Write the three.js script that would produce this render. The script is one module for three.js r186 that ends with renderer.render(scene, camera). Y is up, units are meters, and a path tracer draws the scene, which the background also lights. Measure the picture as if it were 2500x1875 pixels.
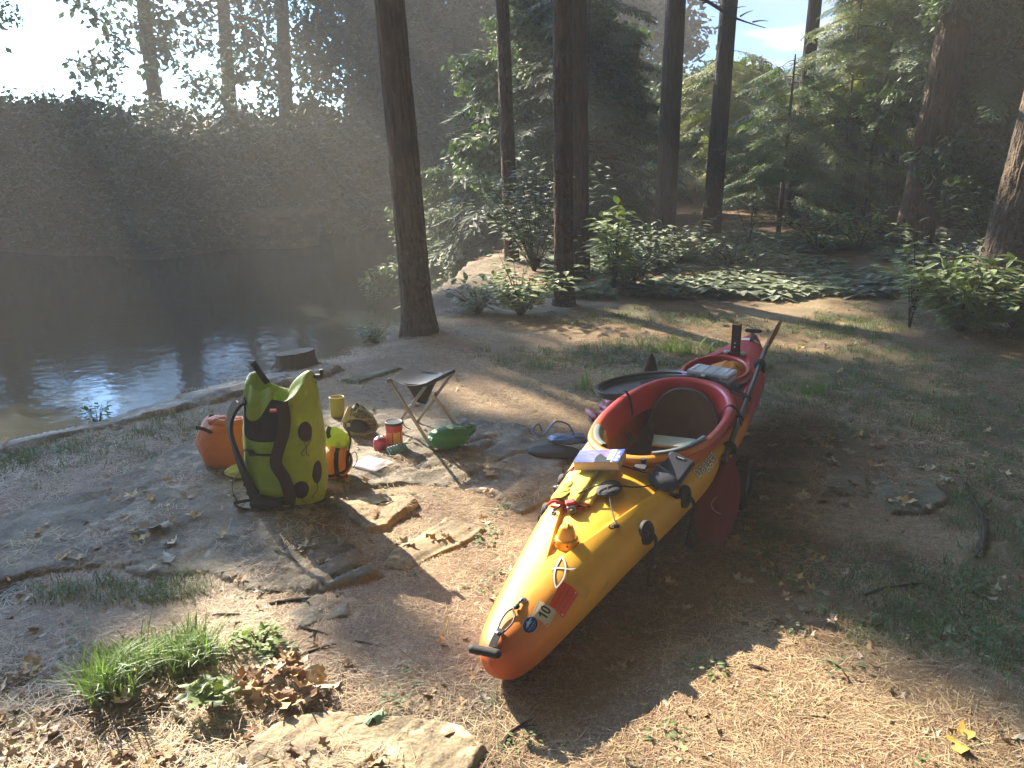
import * as THREE from 'three';
import { Sky } from 'three/addons/objects/Sky.js';
import { RoundedBoxGeometry } from 'three/addons/geometries/RoundedBoxGeometry.js';
import { mergeGeometries } from 'three/addons/utils/BufferGeometryUtils.js';
import { Brush, Evaluator, SUBTRACTION } from 'three-bvh-csg';

// ---------------------------------------------------------------- camera, sky, sun, exposure
const scene = new THREE.Scene();
const camera = new THREE.PerspectiveCamera(48.31, 4 / 3, 0.05, 400);
camera.position.set(0, 1.8, 0);
camera.rotation.set(THREE.MathUtils.degToRad(-16.5), 0, 0);

const SUN = new THREE.Vector3(-0.526, 0.485, -0.699).normalize();   // low sun over the far bank, ahead and to the left
const sky = new Sky();
sky.name = 'sky';
sky.scale.setScalar(300);
sky.material.uniforms.sunPosition.value.copy(SUN);
sky.material.uniforms.turbidity.value = 8;
sky.material.uniforms.rayleigh.value = 0.5;
sky.material.uniforms.mieCoefficient.value = 0.006;
sky.userData = { kind: 'structure', label: 'bright hazy morning sky above the trees' };
scene.add(sky);
scene.environmentIntensity = 0.1;
const sun = new THREE.DirectionalLight(new THREE.Color(1.0, 0.87, 0.66), 5);
sun.position.copy(SUN).multiplyScalar(80);
sun.castShadow = true;
sun.shadow.radius = 0.5;
sun.shadow.mapSize.set(4096, 4096);
Object.assign(sun.shadow.camera, { left: -40, right: 40, top: 40, bottom: -40, near: 1, far: 200 });
scene.add(sun, sun.target);
scene.fog = new THREE.FogExp2(new THREE.Color(1.0, 0.97, 0.90), 0.0055);

const renderer = new THREE.WebGLRenderer({ antialias: true });
renderer.toneMapping = THREE.LinearToneMapping;
renderer.toneMappingExposure = 5.9;
renderer.shadowMap.enabled = true;
// ---------------------------------------------------------------- helpers
const { PI, sin, cos, abs, min, max, sqrt, floor, pow, hypot, exp } = Math;
const V = (x, y, z) => new THREE.Vector3(x, y, z);
const W = (x, f, y = 0) => V(x, y, -f);                    // metres right, ahead, up
const rng = (seed) => () => { seed = (seed + 0x6d2b79f5) | 0; let t = Math.imul(seed ^ (seed >>> 15), 1 | seed); t = (t + Math.imul(t ^ (t >>> 7), 61 | t)) ^ t; return ((t ^ (t >>> 14)) >>> 0) / 4294967296; };
const clamp = (x, a = 0, b = 1) => min(b, max(a, x));
const lerp = (a, b, t) => a + (b - a) * t;
const sst = (a, b, x) => { const t = clamp((x - a) / (b - a)); return t * t * (3 - 2 * t); };
const hsh = (x, y, z) => { let h = Math.imul(x, 374761393) ^ Math.imul(y, 668265263) ^ Math.imul(z, 2147483647 - 1013); h = Math.imul(h ^ (h >>> 13), 1274126177); return ((h ^ (h >>> 16)) >>> 0) / 4294967296; };
function n3(x, y, z = 0) {
  const ix = floor(x), iy = floor(y), iz = floor(z); let u = x - ix, v = y - iy, w = z - iz;
  u = u * u * (3 - 2 * u); v = v * v * (3 - 2 * v); w = w * w * (3 - 2 * w);
  const a = (k) => lerp(lerp(hsh(ix, iy, iz + k), hsh(ix + 1, iy, iz + k), u), lerp(hsh(ix, iy + 1, iz + k), hsh(ix + 1, iy + 1, iz + k), u), v);
  return w === 0 ? a(0) : lerp(a(0), a(1), w);
}
const fbm = (x, y, z = 0, o = 4) => { let s = 0, a = 0.5, t = 0; for (let i = 0; i < o; i++) { s += a * n3(x, y, z); t += a; a *= 0.5; x = x * 2.03 + 17.1; y = y * 2.03 + 5.3; z = z * 2.03; } return s / t; };
const table = (pts) => (x) => {                              // smooth curve through [x, y] points
  if (x <= pts[0][0]) return pts[0][1];
  for (let i = 0; i < pts.length - 1; i++) if (x <= pts[i + 1][0]) {
    const p0 = pts[max(0, i - 1)], p1 = pts[i], p2 = pts[i + 1], p3 = pts[min(pts.length - 1, i + 2)], h = p2[0] - p1[0], t = (x - p1[0]) / h;
    const m1 = (p2[1] - p0[1]) / (p2[0] - p0[0]) * h, m2 = (p3[1] - p1[1]) / (p3[0] - p1[0]) * h, t2 = t * t, t3 = t2 * t;
    return (2 * t3 - 3 * t2 + 1) * p1[1] + (t3 - 2 * t2 + t) * m1 + (-2 * t3 + 3 * t2) * p2[1] + (t3 - t2) * m2;
  }
  return pts[pts.length - 1][1];
};
const used = {};
const numbered = (n) => { const k = used[n] = (used[n] ?? -1) + 1; return k ? n + '_' + String(k).padStart(3, '0') : n; };
function shade(o) { o.castShadow = o.receiveShadow = true; return o; }
function mesh(name, geo, mat, parent) { const m = shade(new THREE.Mesh(Array.isArray(geo) ? join(geo) : geo, mat)); m.name = name; if (parent) parent.add(m); return m; }
function tag(o, label, category, group, kind) { o.userData.label = label; if (category) o.userData.category = category; if (group) o.userData.group = group; if (kind) o.userData.kind = kind; return o; }
function thing(name, label, category, pos = V(0, 0, 0), turn = 0, group) { const g = new THREE.Group(); g.name = numbered(name); g.position.copy(pos); g.rotation.y = turn; tag(g, label, category, group); scene.add(g); return g; }
function single(name, label, category, geo, mat, group, kind) { const m = mesh(numbered(name), geo, mat, scene); return tag(m, label, category, group, kind); }
function join(list) {
  const out = list.map((g) => { g = g.index ? g.toNonIndexed() : g; for (const k of Object.keys(g.attributes)) if (!['position', 'normal', 'uv'].includes(k)) g.deleteAttribute(k); if (!g.attributes.uv) g.setAttribute('uv', new THREE.BufferAttribute(new Float32Array(g.attributes.position.count * 2), 2)); if (!g.attributes.normal) g.computeVertexNormals(); return g; });
  return out.length === 1 ? out[0] : mergeGeometries(out);
}
// grid surface: f(u, v) -> Vector3
function sheet(f, nu, nv, { closeU = false, uvs = [1, 1], flip = false } = {}) {
  const p = [], uv = [], ix = [];
  for (let j = 0; j <= nv; j++) for (let i = 0; i <= nu; i++) { const q = f(i / nu, j / nv); p.push(q.x, q.y, q.z); uv.push(i / nu * uvs[0], j / nv * uvs[1]); }
  for (let j = 0; j < nv; j++) for (let i = 0; i < nu; i++) { const a = j * (nu + 1) + i, b = a + 1, c = a + nu + 1, d = c + 1; flip ? ix.push(a, c, b, b, c, d) : ix.push(a, b, c, b, d, c); }
  const g = new THREE.BufferGeometry(); g.setAttribute('position', new THREE.Float32BufferAttribute(p, 3)); g.setAttribute('uv', new THREE.Float32BufferAttribute(uv, 2)); g.setIndex(ix); g.computeVertexNormals();
  if (closeU) { const n = g.attributes.normal; for (let j = 0; j <= nv; j++) { const a = j * (nu + 1), b = a + nu, s = V(n.getX(a) + n.getX(b), n.getY(a) + n.getY(b), n.getZ(a) + n.getZ(b)).normalize(); n.setXYZ(a, s.x, s.y, s.z); n.setXYZ(b, s.x, s.y, s.z); } }
  return g;
}
const curve = (pts, closed = false) => new THREE.CatmullRomCurve3(pts, closed, 'centripetal');
const tube = (pts, r = 0.004, seg = 24, rad = 6, closed = false) => new THREE.TubeGeometry(pts.isCurve ? pts : curve(pts, closed), seg, r, rad, closed);
// tapered tube with optional roughness
function limb(pts, r0, r1, seg = 10, rad = 6, bump = 0) {
  const c = curve(pts), fr = c.computeFrenetFrames(seg, false);
  return sheet((u, v) => { const k = Math.round(v * seg), p = c.getPointAt(v), a = u * 2 * PI, r = lerp(r0, r1, v) * (1 + bump * (n3(cos(a) * 2 + 9, sin(a) * 2, v * seg) - 0.5)); return p.addScaledVector(fr.normals[k], cos(a) * r).addScaledVector(fr.binormals[k], sin(a) * r); }, rad, seg, { closeU: true, uvs: [1, c.getLength() * 2] });
}
// webbing: a band of width w and thickness t along points, `across` gives the sideways direction at each point
function band(pts, across, w, t = 0.003, seg = 24) {
  const c = curve(pts), ac = Array.isArray(across) ? across : null, p = [], ix = [], uv = [];
  for (let i = 0; i <= seg; i++) {
    const u = i / seg, q = c.getPointAt(u), tan = c.getTangentAt(u);
    let a; if (ac) { const k = u * (ac.length - 1), i0 = min(ac.length - 2, floor(k)); a = ac[i0].clone().lerp(ac[i0 + 1], k - i0); } else a = across.clone();
    a.addScaledVector(tan, -a.dot(tan)).normalize(); const n = tan.clone().cross(a).normalize();
    for (const [sx, sy] of [[-1, -1], [1, -1], [1, 1], [-1, 1]]) { const r = q.clone().addScaledVector(a, sx * w / 2).addScaledVector(n, sy * t / 2); p.push(r.x, r.y, r.z); uv.push(sx * 0.5 + 0.5, u * 10); }
    if (i) for (let k = 0; k < 4; k++) { const b = (i - 1) * 4, e = i * 4, k2 = (k + 1) % 4; ix.push(b + k, b + k2, e + k, b + k2, e + k2, e + k); }
  }
  ix.push(0, 2, 1, 0, 3, 2); const e = seg * 4; ix.push(e, e + 1, e + 2, e, e + 2, e + 3);
  const g = new THREE.BufferGeometry(); g.setAttribute('position', new THREE.Float32BufferAttribute(p, 3)); g.setAttribute('uv', new THREE.Float32BufferAttribute(uv, 2)); g.setIndex(ix);
  const h = g.toNonIndexed(); h.computeVertexNormals(); return h;
}
const rbox = (w, h, d, r = 0.005, x = 0, y = 0, z = 0) => new RoundedBoxGeometry(w, h, d, 2, min(r, w / 2.01, h / 2.01, d / 2.01)).translate(x, y, z);
const lathe = (pts, seg = 32) => new THREE.LatheGeometry(pts.map(([r, y]) => new THREE.Vector2(r, y)), seg);
const cyl = (r0, r1, h, seg = 20, x = 0, y = 0, z = 0) => new THREE.CylinderGeometry(r0, r1, h, seg).translate(x, y, z);
// a soft, creased body: sphere-like surface bent by f(direction) -> radius scale
function blob(rx, ry, rz, f, nu = 48, nv = 32, flat = 0) {
  return sheet((u, v) => { const a = u * 2 * PI, b = (v - 0.5) * PI, d = V(cos(b) * cos(a), sin(b), cos(b) * sin(a)), k = f ? f(d, u, v) : 1; const y = d.y * ry * k; return V(d.x * rx * k, max(y, -ry * (1 - flat)), d.z * rz * k); }, nu, nv, { closeU: true, flip: true });
}
const crease = (d, k, amp, s) => { const a = fbm(d.x * k + s, d.y * k + s * 2, d.z * k + 7, 3); return 1 - amp * abs(2 * a - 1) * 2 + amp * 0.5; };
function xf(g, m) { g.applyMatrix4(m); return g; }
const pose = (p, rx = 0, ry = 0, rz = 0, s = 1) => new THREE.Matrix4().compose(p, new THREE.Quaternion().setFromEuler(new THREE.Euler(rx, ry, rz, 'YXZ')), s.isVector3 ? s : V(s, s, s));

// textures
const canvas = (w, h) => { const c = document.createElement('canvas'); c.width = w; c.height = h; return c; };
function paint(w, h, f, srgb = true) { const c = canvas(w, h); f(c.getContext('2d'), w, h); const t = new THREE.CanvasTexture(c); if (srgb) t.colorSpace = THREE.SRGBColorSpace; t.wrapS = t.wrapT = THREE.RepeatWrapping; return t; }
function data(w, h, f, srgb = false) {                     // f(x, y) -> [r, g, b] 0..1 or a number
  const d = new Uint8Array(w * h * 4);
  for (let y = 0, i = 0; y < h; y++) for (let x = 0; x < w; x++, i += 4) { const c = f(x / w, y / h), a = typeof c === 'number'; d[i] = 255 * clamp(a ? c : c[0]); d[i + 1] = 255 * clamp(a ? c : c[1]); d[i + 2] = 255 * clamp(a ? c : c[2]); d[i + 3] = 255; }
  const t = new THREE.DataTexture(d, w, h); t.wrapS = t.wrapT = THREE.RepeatWrapping; t.magFilter = THREE.LinearFilter; t.minFilter = THREE.LinearFilter; if (srgb) t.colorSpace = THREE.SRGBColorSpace; t.needsUpdate = true; return t;
}
const rep = (t, x, y = x) => { const c = t.clone(); c.repeat.set(x, y); c.needsUpdate = true; return c; };
const lin = (r, g, b) => new THREE.Color().setRGB(r, g, b);
const tileN = (x, y, p, z = 0) => { const a = (X, Y) => n3(X, Y, z); const u = x * p, v = y * p, s = sst(0, 1, x), t = sst(0, 1, y); return lerp(lerp(a(u, v), a(u - p, v), s), lerp(a(u, v - p), a(u - p, v - p), s), t); };
const weave = data(64, 64, (x, y) => 0.5 + 0.25 * sin(x * 2 * PI * 16) + 0.25 * sin(y * 2 * PI * 16));
const grain = data(256, 256, (x, y) => 0.6 * tileN(x, y, 12) + 0.4 * tileN(x, y, 60, 3));
const smudge = data(256, 256, (x, y) => { const k = 0.80 + 0.2 * tileN(x, y, 5) + 0.08 * (tileN(x, y, 40, 2) - 0.5); return k; });
function M(color, roughness = 0.6, o = {}) { const c = Array.isArray(color) ? lin(...color) : new THREE.Color(color); const phys = ['transmission', 'clearcoat', 'sheen', 'thickness'].some((k) => k in o); return new (phys ? THREE.MeshPhysicalMaterial : THREE.MeshStandardMaterial)({ color: c, roughness, side: THREE.DoubleSide, ...o }); }
const cloth = (c, rough = 0.75, o = {}) => M(c, rough, { map: rep(smudge, 2), bumpMap: rep(weave, 4), bumpScale: 0.0004, ...o });
const MAT = {
  black: M([0.014, 0.014, 0.016], 0.5, { bumpMap: rep(grain, 3), bumpScale: 0.0005 }),
  rubber: M([0.017, 0.017, 0.018], 0.72, { bumpMap: rep(grain, 4), bumpScale: 0.001 }),
  webbing: M([0.016, 0.016, 0.018], 0.85, { bumpMap: rep(weave, 2, 8), bumpScale: 0.0006 }),
  steel: M([0.55, 0.55, 0.54], 0.32, { metalness: 1 }),
  grey: M([0.16, 0.17, 0.17], 0.8),
  white: M([0.75, 0.74, 0.70], 0.55),
};
// ---------------------------------------------------------------- terrain: near bank, river, far bank
const BANK = [[-40, -30], [-8, -2.5], [-6, 1], [-4.7, 3], [-3.7, 4.25], [-3.13, 4.93], [-2.92, 5.18], [-2.65, 5.52], [-2.31, 5.98], [-1.98, 6.48], [-1.77, 6.81], [-1.51, 7.04], [-1.2, 7.75], [-1.15, 8.4], [-1, 10], [-0.6, 12.5], [0.6, 16], [3, 22], [7, 30], [14, 42], [40, 75]];
function bankD(x, f) {                                      // metres to the bank edge, positive on land
  let best = 1e9, s = 1;
  for (let i = 0; i < BANK.length - 1; i++) {
    const [ax, ay] = BANK[i], [bx, by] = BANK[i + 1], dx = bx - ax, dy = by - ay, t = clamp(((x - ax) * dx + (f - ay) * dy) / (dx * dx + dy * dy)), d = hypot(x - ax - dx * t, f - ay - dy * t);
    if (d < best) { best = d; s = (dy * (x - ax) - dx * (f - ay)) > 0 ? 1 : -1; }
  }
  return best * s;
}
const WATER = -2.1;
const farLine = (x) => 38.5 + 1.6 * sin(x * 0.21) + 0.9 * n3(x * 0.6, 3) - max(0, -x - 26) * 0.5 - 10.5 * sst(-5, -12, x);
function landY(x, f) {
  const d = bankD(x, f) + 0.34 * (fbm(x * 1.5, f * 1.5, 1, 3) - 0.5);
  const und = 0.05 * (fbm(x * 0.7 + 3, f * 0.7, 0, 3) - 0.5) + 0.016 * (fbm(x * 4, f * 4, 5, 2) - 0.5) + 0.02 * max(0, f - 11) * sst(11, 16, f) * sst(2, 6, x);
  let y = und - 0.06 * sst(0.5, 0, d);
  if (d < 0) y = lerp(y - 0.05, -3.1, sst(0, -0.75, d + 0.2 * (n3(x * 3, f * 3, 8) - 0.5))) + 0.18 * (n3(x * 2.5, f * 2.5, 4) - 0.5) * sst(0, -0.3, d);
  const far = f - farLine(x);
  if (far > -1 && d < 0) y = max(y, lerp(-3.1, 0.6, sst(-0.6, 0.5, far)) + 0.05 * max(0, far) + 0.25 * (fbm(x * 0.8, f * 0.8, 2) - 0.5));
  return y;
}
// rock: outline polygons that stand out of the soil as layered stone
function polyD(poly, x, f) {
  let best = 1e9, inside = false;
  for (let i = 0, j = poly.length - 1; i < poly.length; j = i++) {
    const [ax, ay] = poly[j], [bx, by] = poly[i], dx = bx - ax, dy = by - ay, t = clamp(((x - ax) * dx + (f - ay) * dy) / (dx * dx + dy * dy));
    best = min(best, hypot(x - ax - dx * t, f - ay - dy * t));
    if ((by > f) !== (ay > f) && x < (ax - bx) * (f - by) / (ay - by) + bx) inside = !inside;
  }
  return inside ? best : -best;
}
const ROCKS = [
  { name: 'bedrock', kind: 'structure', step: 0.018, h: 0.045, soft: 0.10, layers: 9, label: 'broad grey bedrock outcrop under the packed gear', poly: [[-3.3, 2.9], [-2.85, 3.6], [-2.29, 4.0], [-2.12, 4.31], [-1.88, 4.85], [-1.70, 5.05], [-1.29, 5.44], [-0.76, 5.39], [-0.32, 5.21], [0.07, 5.07], [0.23, 4.81], [0.35, 4.51], [0.18, 4.03], [-0.11, 3.95], [-0.34, 4.08], [-0.55, 4.15], [-0.83, 4.09], [-0.95, 3.9], [-0.74, 3.55], [-0.55, 3.2], [-0.75, 3.04], [-1.02, 3.06], [-1.31, 3.21], [-1.78, 3.27], [-2.19, 3.05], [-2.7, 2.75]] },
  { name: 'rock_ledge', kind: 'structure', step: 0.025, h: 0.075, soft: 0.12, layers: 5, label: 'pale rock ledge along the edge of the river bank', poly: [[-4.6, 2.95], [-3.6, 4.2], [-3.13, 4.90], [-2.92, 5.15], [-2.65, 5.49], [-2.31, 5.95], [-2.0, 6.44], [-1.53, 6.62], [-1.25, 6.5], [-1.58, 6.01], [-1.93, 5.62], [-2.17, 5.39], [-2.52, 5.16], [-2.82, 4.77], [-3.2, 4.3], [-4, 2.9]] },
  { name: 'stone_slab', step: 0.011, h: 0.042, soft: 0.03, layers: 4, tilt: [0.03, 0.015], label: 'sunlit flat sandstone slab beside the shadow of the green backpack', poly: [[-0.90, 3.92], [-0.82, 4.03], [-0.66, 4.0], [-0.46, 3.90], [-0.50, 3.78], [-0.57, 3.64], [-0.68, 3.59], [-0.8, 3.76]] },
  { name: 'stone_slab', step: 0.011, h: 0.03, soft: 0.03, layers: 4, tilt: [-0.02, 0.03], label: 'low sunlit stone slab between the first slab and the kayak bow', poly: [[-0.53, 3.45], [-0.32, 3.74], [-0.11, 3.64], [-0.22, 3.45], [-0.46, 3.23], [-0.57, 3.29]] },
  { name: 'stone_slab', step: 0.012, h: 0.022, soft: 0.05, layers: 3, label: 'small grey stone slab below the tip of the backpack shadow', poly: [[-0.90, 2.91], [-0.80, 3.09], [-0.63, 3.01], [-0.60, 2.88], [-0.79, 2.76]] },
  { name: 'stone_slab', step: 0.01, h: 0.026, soft: 0.04, layers: 4, label: 'large pale sunlit slab at the bottom edge of the clearing', poly: [[-0.95, 2.06], [-0.72, 2.33], [-0.56, 2.36], [-0.35, 2.31], [-0.15, 2.27], [-0.06, 2.16], [-0.2, 1.85], [-0.5, 1.7], [-0.85, 1.8]] },
  { name: 'stone_slab', step: 0.014, h: 0.04, soft: 0.08, layers: 2, label: 'half buried grey stone behind the tall grass tuft', poly: [[-1.49, 2.38], [-1.40, 2.57], [-1.27, 2.55], [-1.18, 2.42], [-1.3, 2.3]] },
  { name: 'stone_slab', step: 0.02, h: 0.03, soft: 0.05, layers: 2, label: 'flat mossy stone just behind the kayak cart wheel', poly: [[1.30, 4.36], [1.51, 4.40], [1.64, 4.33], [1.60, 4.16], [1.28, 4.16]] },
  { name: 'stone_slab', step: 0.02, h: 0.032, soft: 0.07, layers: 2, label: 'shaded flat stone, nearer the kayak of the two touching stones', poly: [[1.52, 3.98], [1.70, 4.31], [1.91, 4.27], [1.82, 3.95]] },
  { name: 'stone_slab', step: 0.02, h: 0.04, soft: 0.06, layers: 3, label: 'shaded broken stone, farther from the kayak of the two touching stones', poly: [[1.84, 3.95], [1.93, 4.21], [2.2, 4.2], [2.22, 3.97], [2.02, 3.79], [1.84, 3.79]] },
  { name: 'stone_slab', step: 0.02, h: 0.03, soft: 0.05, layers: 2, label: 'thin pale stone lying in the needles near the tree stump', poly: [[-1.3, 6.16], [-0.94, 6.54], [-0.82, 6.5], [-1.12, 6.05]] },
  { name: 'stone_slab', step: 0.014, h: 0.03, soft: 0.04, layers: 3, label: 'cracked dark slab beside the left flank of the kayak', poly: [[0.15, 4.42], [0.30, 4.38], [0.24, 4.0], [0.05, 3.78], [-0.08, 3.9], [-0.02, 4.2]] },
];
for (const r of ROCKS) {
  r.box = [min(...r.poly.map((p) => p[0])) - 0.1, max(...r.poly.map((p) => p[0])) + 0.1, min(...r.poly.map((p) => p[1])) - 0.1, max(...r.poly.map((p) => p[1])) + 0.1];
  r.c = [(r.box[0] + r.box[1]) / 2, (r.box[2] + r.box[3]) / 2];
  const s = r.c[0] * 7.3 + r.c[1] * 3.1;
  r.y = (x, f) => {
    if (x < r.box[0] || x > r.box[1] || f < r.box[2] || f > r.box[3]) return -9;
    const d = polyD(r.poly, x, f) + 0.09 * (fbm(x * 5 + s, f * 5, s, 3) - 0.5) * (r.soft / 0.05);
    const q = x * 0.62 + f * 0.78, w = -x * 0.78 + f * 0.62;             // bedding runs away to the right
    const n = fbm(q * 1.1 + s, w * 3.6, s, 5) * 0.8 + 0.2 * n3(q * 4, w * 11, s + 3), k = n * r.layers, st = floor(k), fr = k - st;
    const terr = (st + sst(0.36, 0.46, fr)) / r.layers - 0.5;
    const crack = (r.kind ? -0.022 : -0.007) * sst(0.06, 0.0, abs(n3(q * 1.5 + 9, w * 6.5 + 4, s + 7) - 0.5)) * sst(0.35, 0.6, n3(q * 0.9, w * 2, s + 11));
    const top = r.h * (r.kind ? 0.6 : 0.85) + terr * r.h * (r.kind ? 0.9 : 0.4) + crack + 0.012 * (fbm(q * 9, w * 26, s, 4) - 0.5) + (r.tilt ? (x - r.c[0]) * r.tilt[0] + (f - r.c[1]) * r.tilt[1] : 0);
    return landY(x, f) + lerp(-0.07, top, sst(-r.soft * 0.5, r.soft * 0.5, d)) - (d < -r.soft ? 0.05 : 0);
  };
}
const surf = (x, f) => { let y = landY(x, f); for (const r of ROCKS) y = max(y, r.y(x, f)); return y; };
const onRock = (x, f) => { for (const r of ROCKS) if (r.y(x, f) > landY(x, f) + 0.004) return true; return false; };

// cover maps: where needles, grass and bare soil lie (world metres)
const GRASS = [[0.9, 6.9, 1.05, 0.45, 1], [1.45, 7.1, 0.8, 0.5, 1], [0.3, 6.6, 0.6, 0.3, 0.8], [1.8, 8.3, 0.6, 0.4, 0.8], [3.2, 7.9, 0.8, 0.5, 0.7], [-2.1, 5.0, 0.5, 0.35, 0.9], [-2.75, 4.6, 0.5, 0.4, 0.9], [2.6, 5.7, 1.4, 1.1, 0.55], [3.4, 4.6, 1.2, 1.2, 0.45], [2.0, 2.85, 0.6, 0.4, 0.6], [2.5, 3.6, 0.5, 0.6, 0.5], [1.5, 3.35, 0.4, 0.3, 0.3], [2.0, 7.0, 0.6, 0.4, 0.6], [0.55, 5.8, 0.35, 0.2, 0.7], [1.9, 5.5, 0.4, 0.3, 0.4], [-1.4, 3.12, 0.24, 0.13, 0.8], [-1.75, 3.1, 0.22, 0.12, 0.6], [-1.27, 2.62, 0.26, 0.14, 1], [4.5, 8.5, 1.4, 1.2, 0.5], [3.4, 10.5, 2, 1.2, 0.5], [1.2, 8.4, 0.8, 0.5, 0.6], [-2.3, 4.6, 0.5, 0.25, 0.5], [3.3, 6.6, 1.2, 0.6, 0.45]];
function grassAt(x, f) { let g = 0; for (const [gx, gf, rx, rf, a] of GRASS) { const d = hypot((x - gx) / rx, (f - gf) / rf); g = max(g, a * sst(1.25, 0.45, d + 0.9 * (fbm(x * 2.5, f * 2.5, 2, 3) - 0.5))); } return g; }
function needleAt(x, f) {
  let k = sst(0.42, 0.62, fbm(x * 1.3 + 20, f * 1.3, 4, 4));
  for (const [nx, nf, rx, rf] of [[-0.4, 3.95, 0.5, 0.28], [0.1, 3.3, 0.5, 0.7], [0.9, 2.2, 0.9, 0.5], [0.3, 5.6, 1.1, 0.35], [-0.2, 2.8, 0.5, 0.4], [1.6, 1.9, 0.8, 0.4], [1, 8, 1.2, 0.4]]) k = max(k, sst(1.2, 0.4, hypot((x - nx) / rx, (f - nf) / rf)) * 0.95);
  return k * (1 - 0.7 * grassAt(x, f));
}
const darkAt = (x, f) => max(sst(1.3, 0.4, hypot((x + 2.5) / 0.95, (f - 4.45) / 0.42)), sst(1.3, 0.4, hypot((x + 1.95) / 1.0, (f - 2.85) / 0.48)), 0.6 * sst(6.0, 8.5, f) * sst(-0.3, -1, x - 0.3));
const wet = bankD;
{
  const axis = (a, b, s, lo, hi, n) => { const o = []; for (let i = n; i > 0; i--) o.push(a - (a - lo) * pow(i / n, 2.2)); for (let x = a; x <= b; x += s) o.push(x); for (let i = 1; i <= n; i++) o.push(b + (hi - b) * pow(i / n, 2.2)); return o; };
  const xs = axis(-4.2, 5.2, 0.045, -62, 60, 56), fs = axis(1.2, 9.5, 0.045, -40, 74, 64), p = [], c = [], uv = [], ix = [];
  const soil = [0.34, 0.275, 0.19], duff = [0.195, 0.14, 0.092], humus = [0.065, 0.056, 0.045], green = [0.075, 0.095, 0.03], rock = [0.15, 0.14, 0.12];
  const mix = (a, b, t) => [0, 1, 2].map((k) => lerp(a[k], b[k], t));
  for (const f of fs) for (const x of xs) {
    const y = landY(x, f), d = bankD(x, f); p.push(x, y, -f); uv.push(x / 1.1, f / 1.1);
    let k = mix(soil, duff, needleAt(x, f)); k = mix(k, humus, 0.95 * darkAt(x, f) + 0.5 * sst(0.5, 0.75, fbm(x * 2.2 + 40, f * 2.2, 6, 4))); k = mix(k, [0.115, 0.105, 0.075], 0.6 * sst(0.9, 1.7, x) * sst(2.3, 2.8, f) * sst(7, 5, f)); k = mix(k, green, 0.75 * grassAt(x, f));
    if (d < 0.02) k = mix(k, rock, 0.8); if (f > 12 && d > 0) k = mix(k, [0.17, 0.085, 0.04], 0.7 * sst(12, 15, f)); if (f > 22 && d < 0) k = mix([0.10, 0.075, 0.045], [0.05, 0.06, 0.03], n3(x, f));
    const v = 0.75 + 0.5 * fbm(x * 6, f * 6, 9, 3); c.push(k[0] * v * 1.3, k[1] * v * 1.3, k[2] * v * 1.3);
  }
  const nx = xs.length; for (let j = 0; j < fs.length - 1; j++) for (let i = 0; i < nx - 1; i++) { const a = j * nx + i; ix.push(a, a + 1, a + nx, a + 1, a + nx + 1, a + nx); }
  const g = new THREE.BufferGeometry(); g.setAttribute('position', new THREE.Float32BufferAttribute(p, 3)); g.setAttribute('uv', new THREE.Float32BufferAttribute(uv, 2)); g.setAttribute('color', new THREE.Float32BufferAttribute(c, 3)); g.setIndex(ix); g.computeVertexNormals();
  const R = rng(5);
  const strokes = (x, w, bump) => {                             // crumbs, chips and broken needles seen from above
    const r = rng(77); x.fillStyle = bump ? '#777' : '#c4bcae'; x.fillRect(0, 0, w, w);
    const wrap = (px, py, m, fn) => { for (const ox of [0, w, -w]) for (const oy of [0, w, -w]) if (px + ox > -m && px + ox < w + m && py + oy > -m && py + oy < w + m) fn(px + ox, py + oy); };
    for (let i = 0; i < 9000; i++) { const px = r() * w, py = r() * w, s = 1 + 4 * r() * r(), t = r(); x.fillStyle = bump ? `rgba(${t < 0.5 ? '20,20,20' : '235,235,235'},0.35)` : t < 0.45 ? 'rgba(84,66,50,0.45)' : t < 0.8 ? 'rgba(238,226,205,0.5)' : 'rgba(150,96,60,0.45)'; wrap(px, py, 8, (X, Y) => { x.beginPath(); x.ellipse(X, Y, s, s * (0.4 + 0.6 * r()), r() * 3, 0, 7); x.fill(); }); }
    for (let i = 0; i < 5200; i++) { const px = r() * w, py = r() * w, a = r() * PI, l = 12 + 38 * r(), t = r(), b = (r() - 0.5) * 12; x.lineWidth = 0.7 + r() * 0.9; x.strokeStyle = bump ? (t < 0.35 ? 'rgba(40,40,40,0.7)' : 'rgba(240,240,240,0.8)') : t < 0.3 ? 'rgba(70,48,34,0.6)' : t < 0.7 ? 'rgba(206,146,92,0.55)' : 'rgba(240,222,188,0.6)'; wrap(px, py, 55, (X, Y) => { x.beginPath(); x.moveTo(X, Y); x.quadraticCurveTo(X + cos(a) * l / 2 - sin(a) * b, Y + sin(a) * l / 2 + cos(a) * b, X + cos(a) * l, Y + sin(a) * l); x.stroke(); }); }
  };
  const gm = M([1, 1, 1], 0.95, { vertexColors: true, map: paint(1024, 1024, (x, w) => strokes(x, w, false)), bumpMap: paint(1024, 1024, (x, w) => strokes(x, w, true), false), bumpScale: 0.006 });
  tag(mesh('ground', g, gm, scene), 'trodden forest floor of soil and pine needles', undefined, undefined, 'structure');
}
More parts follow.
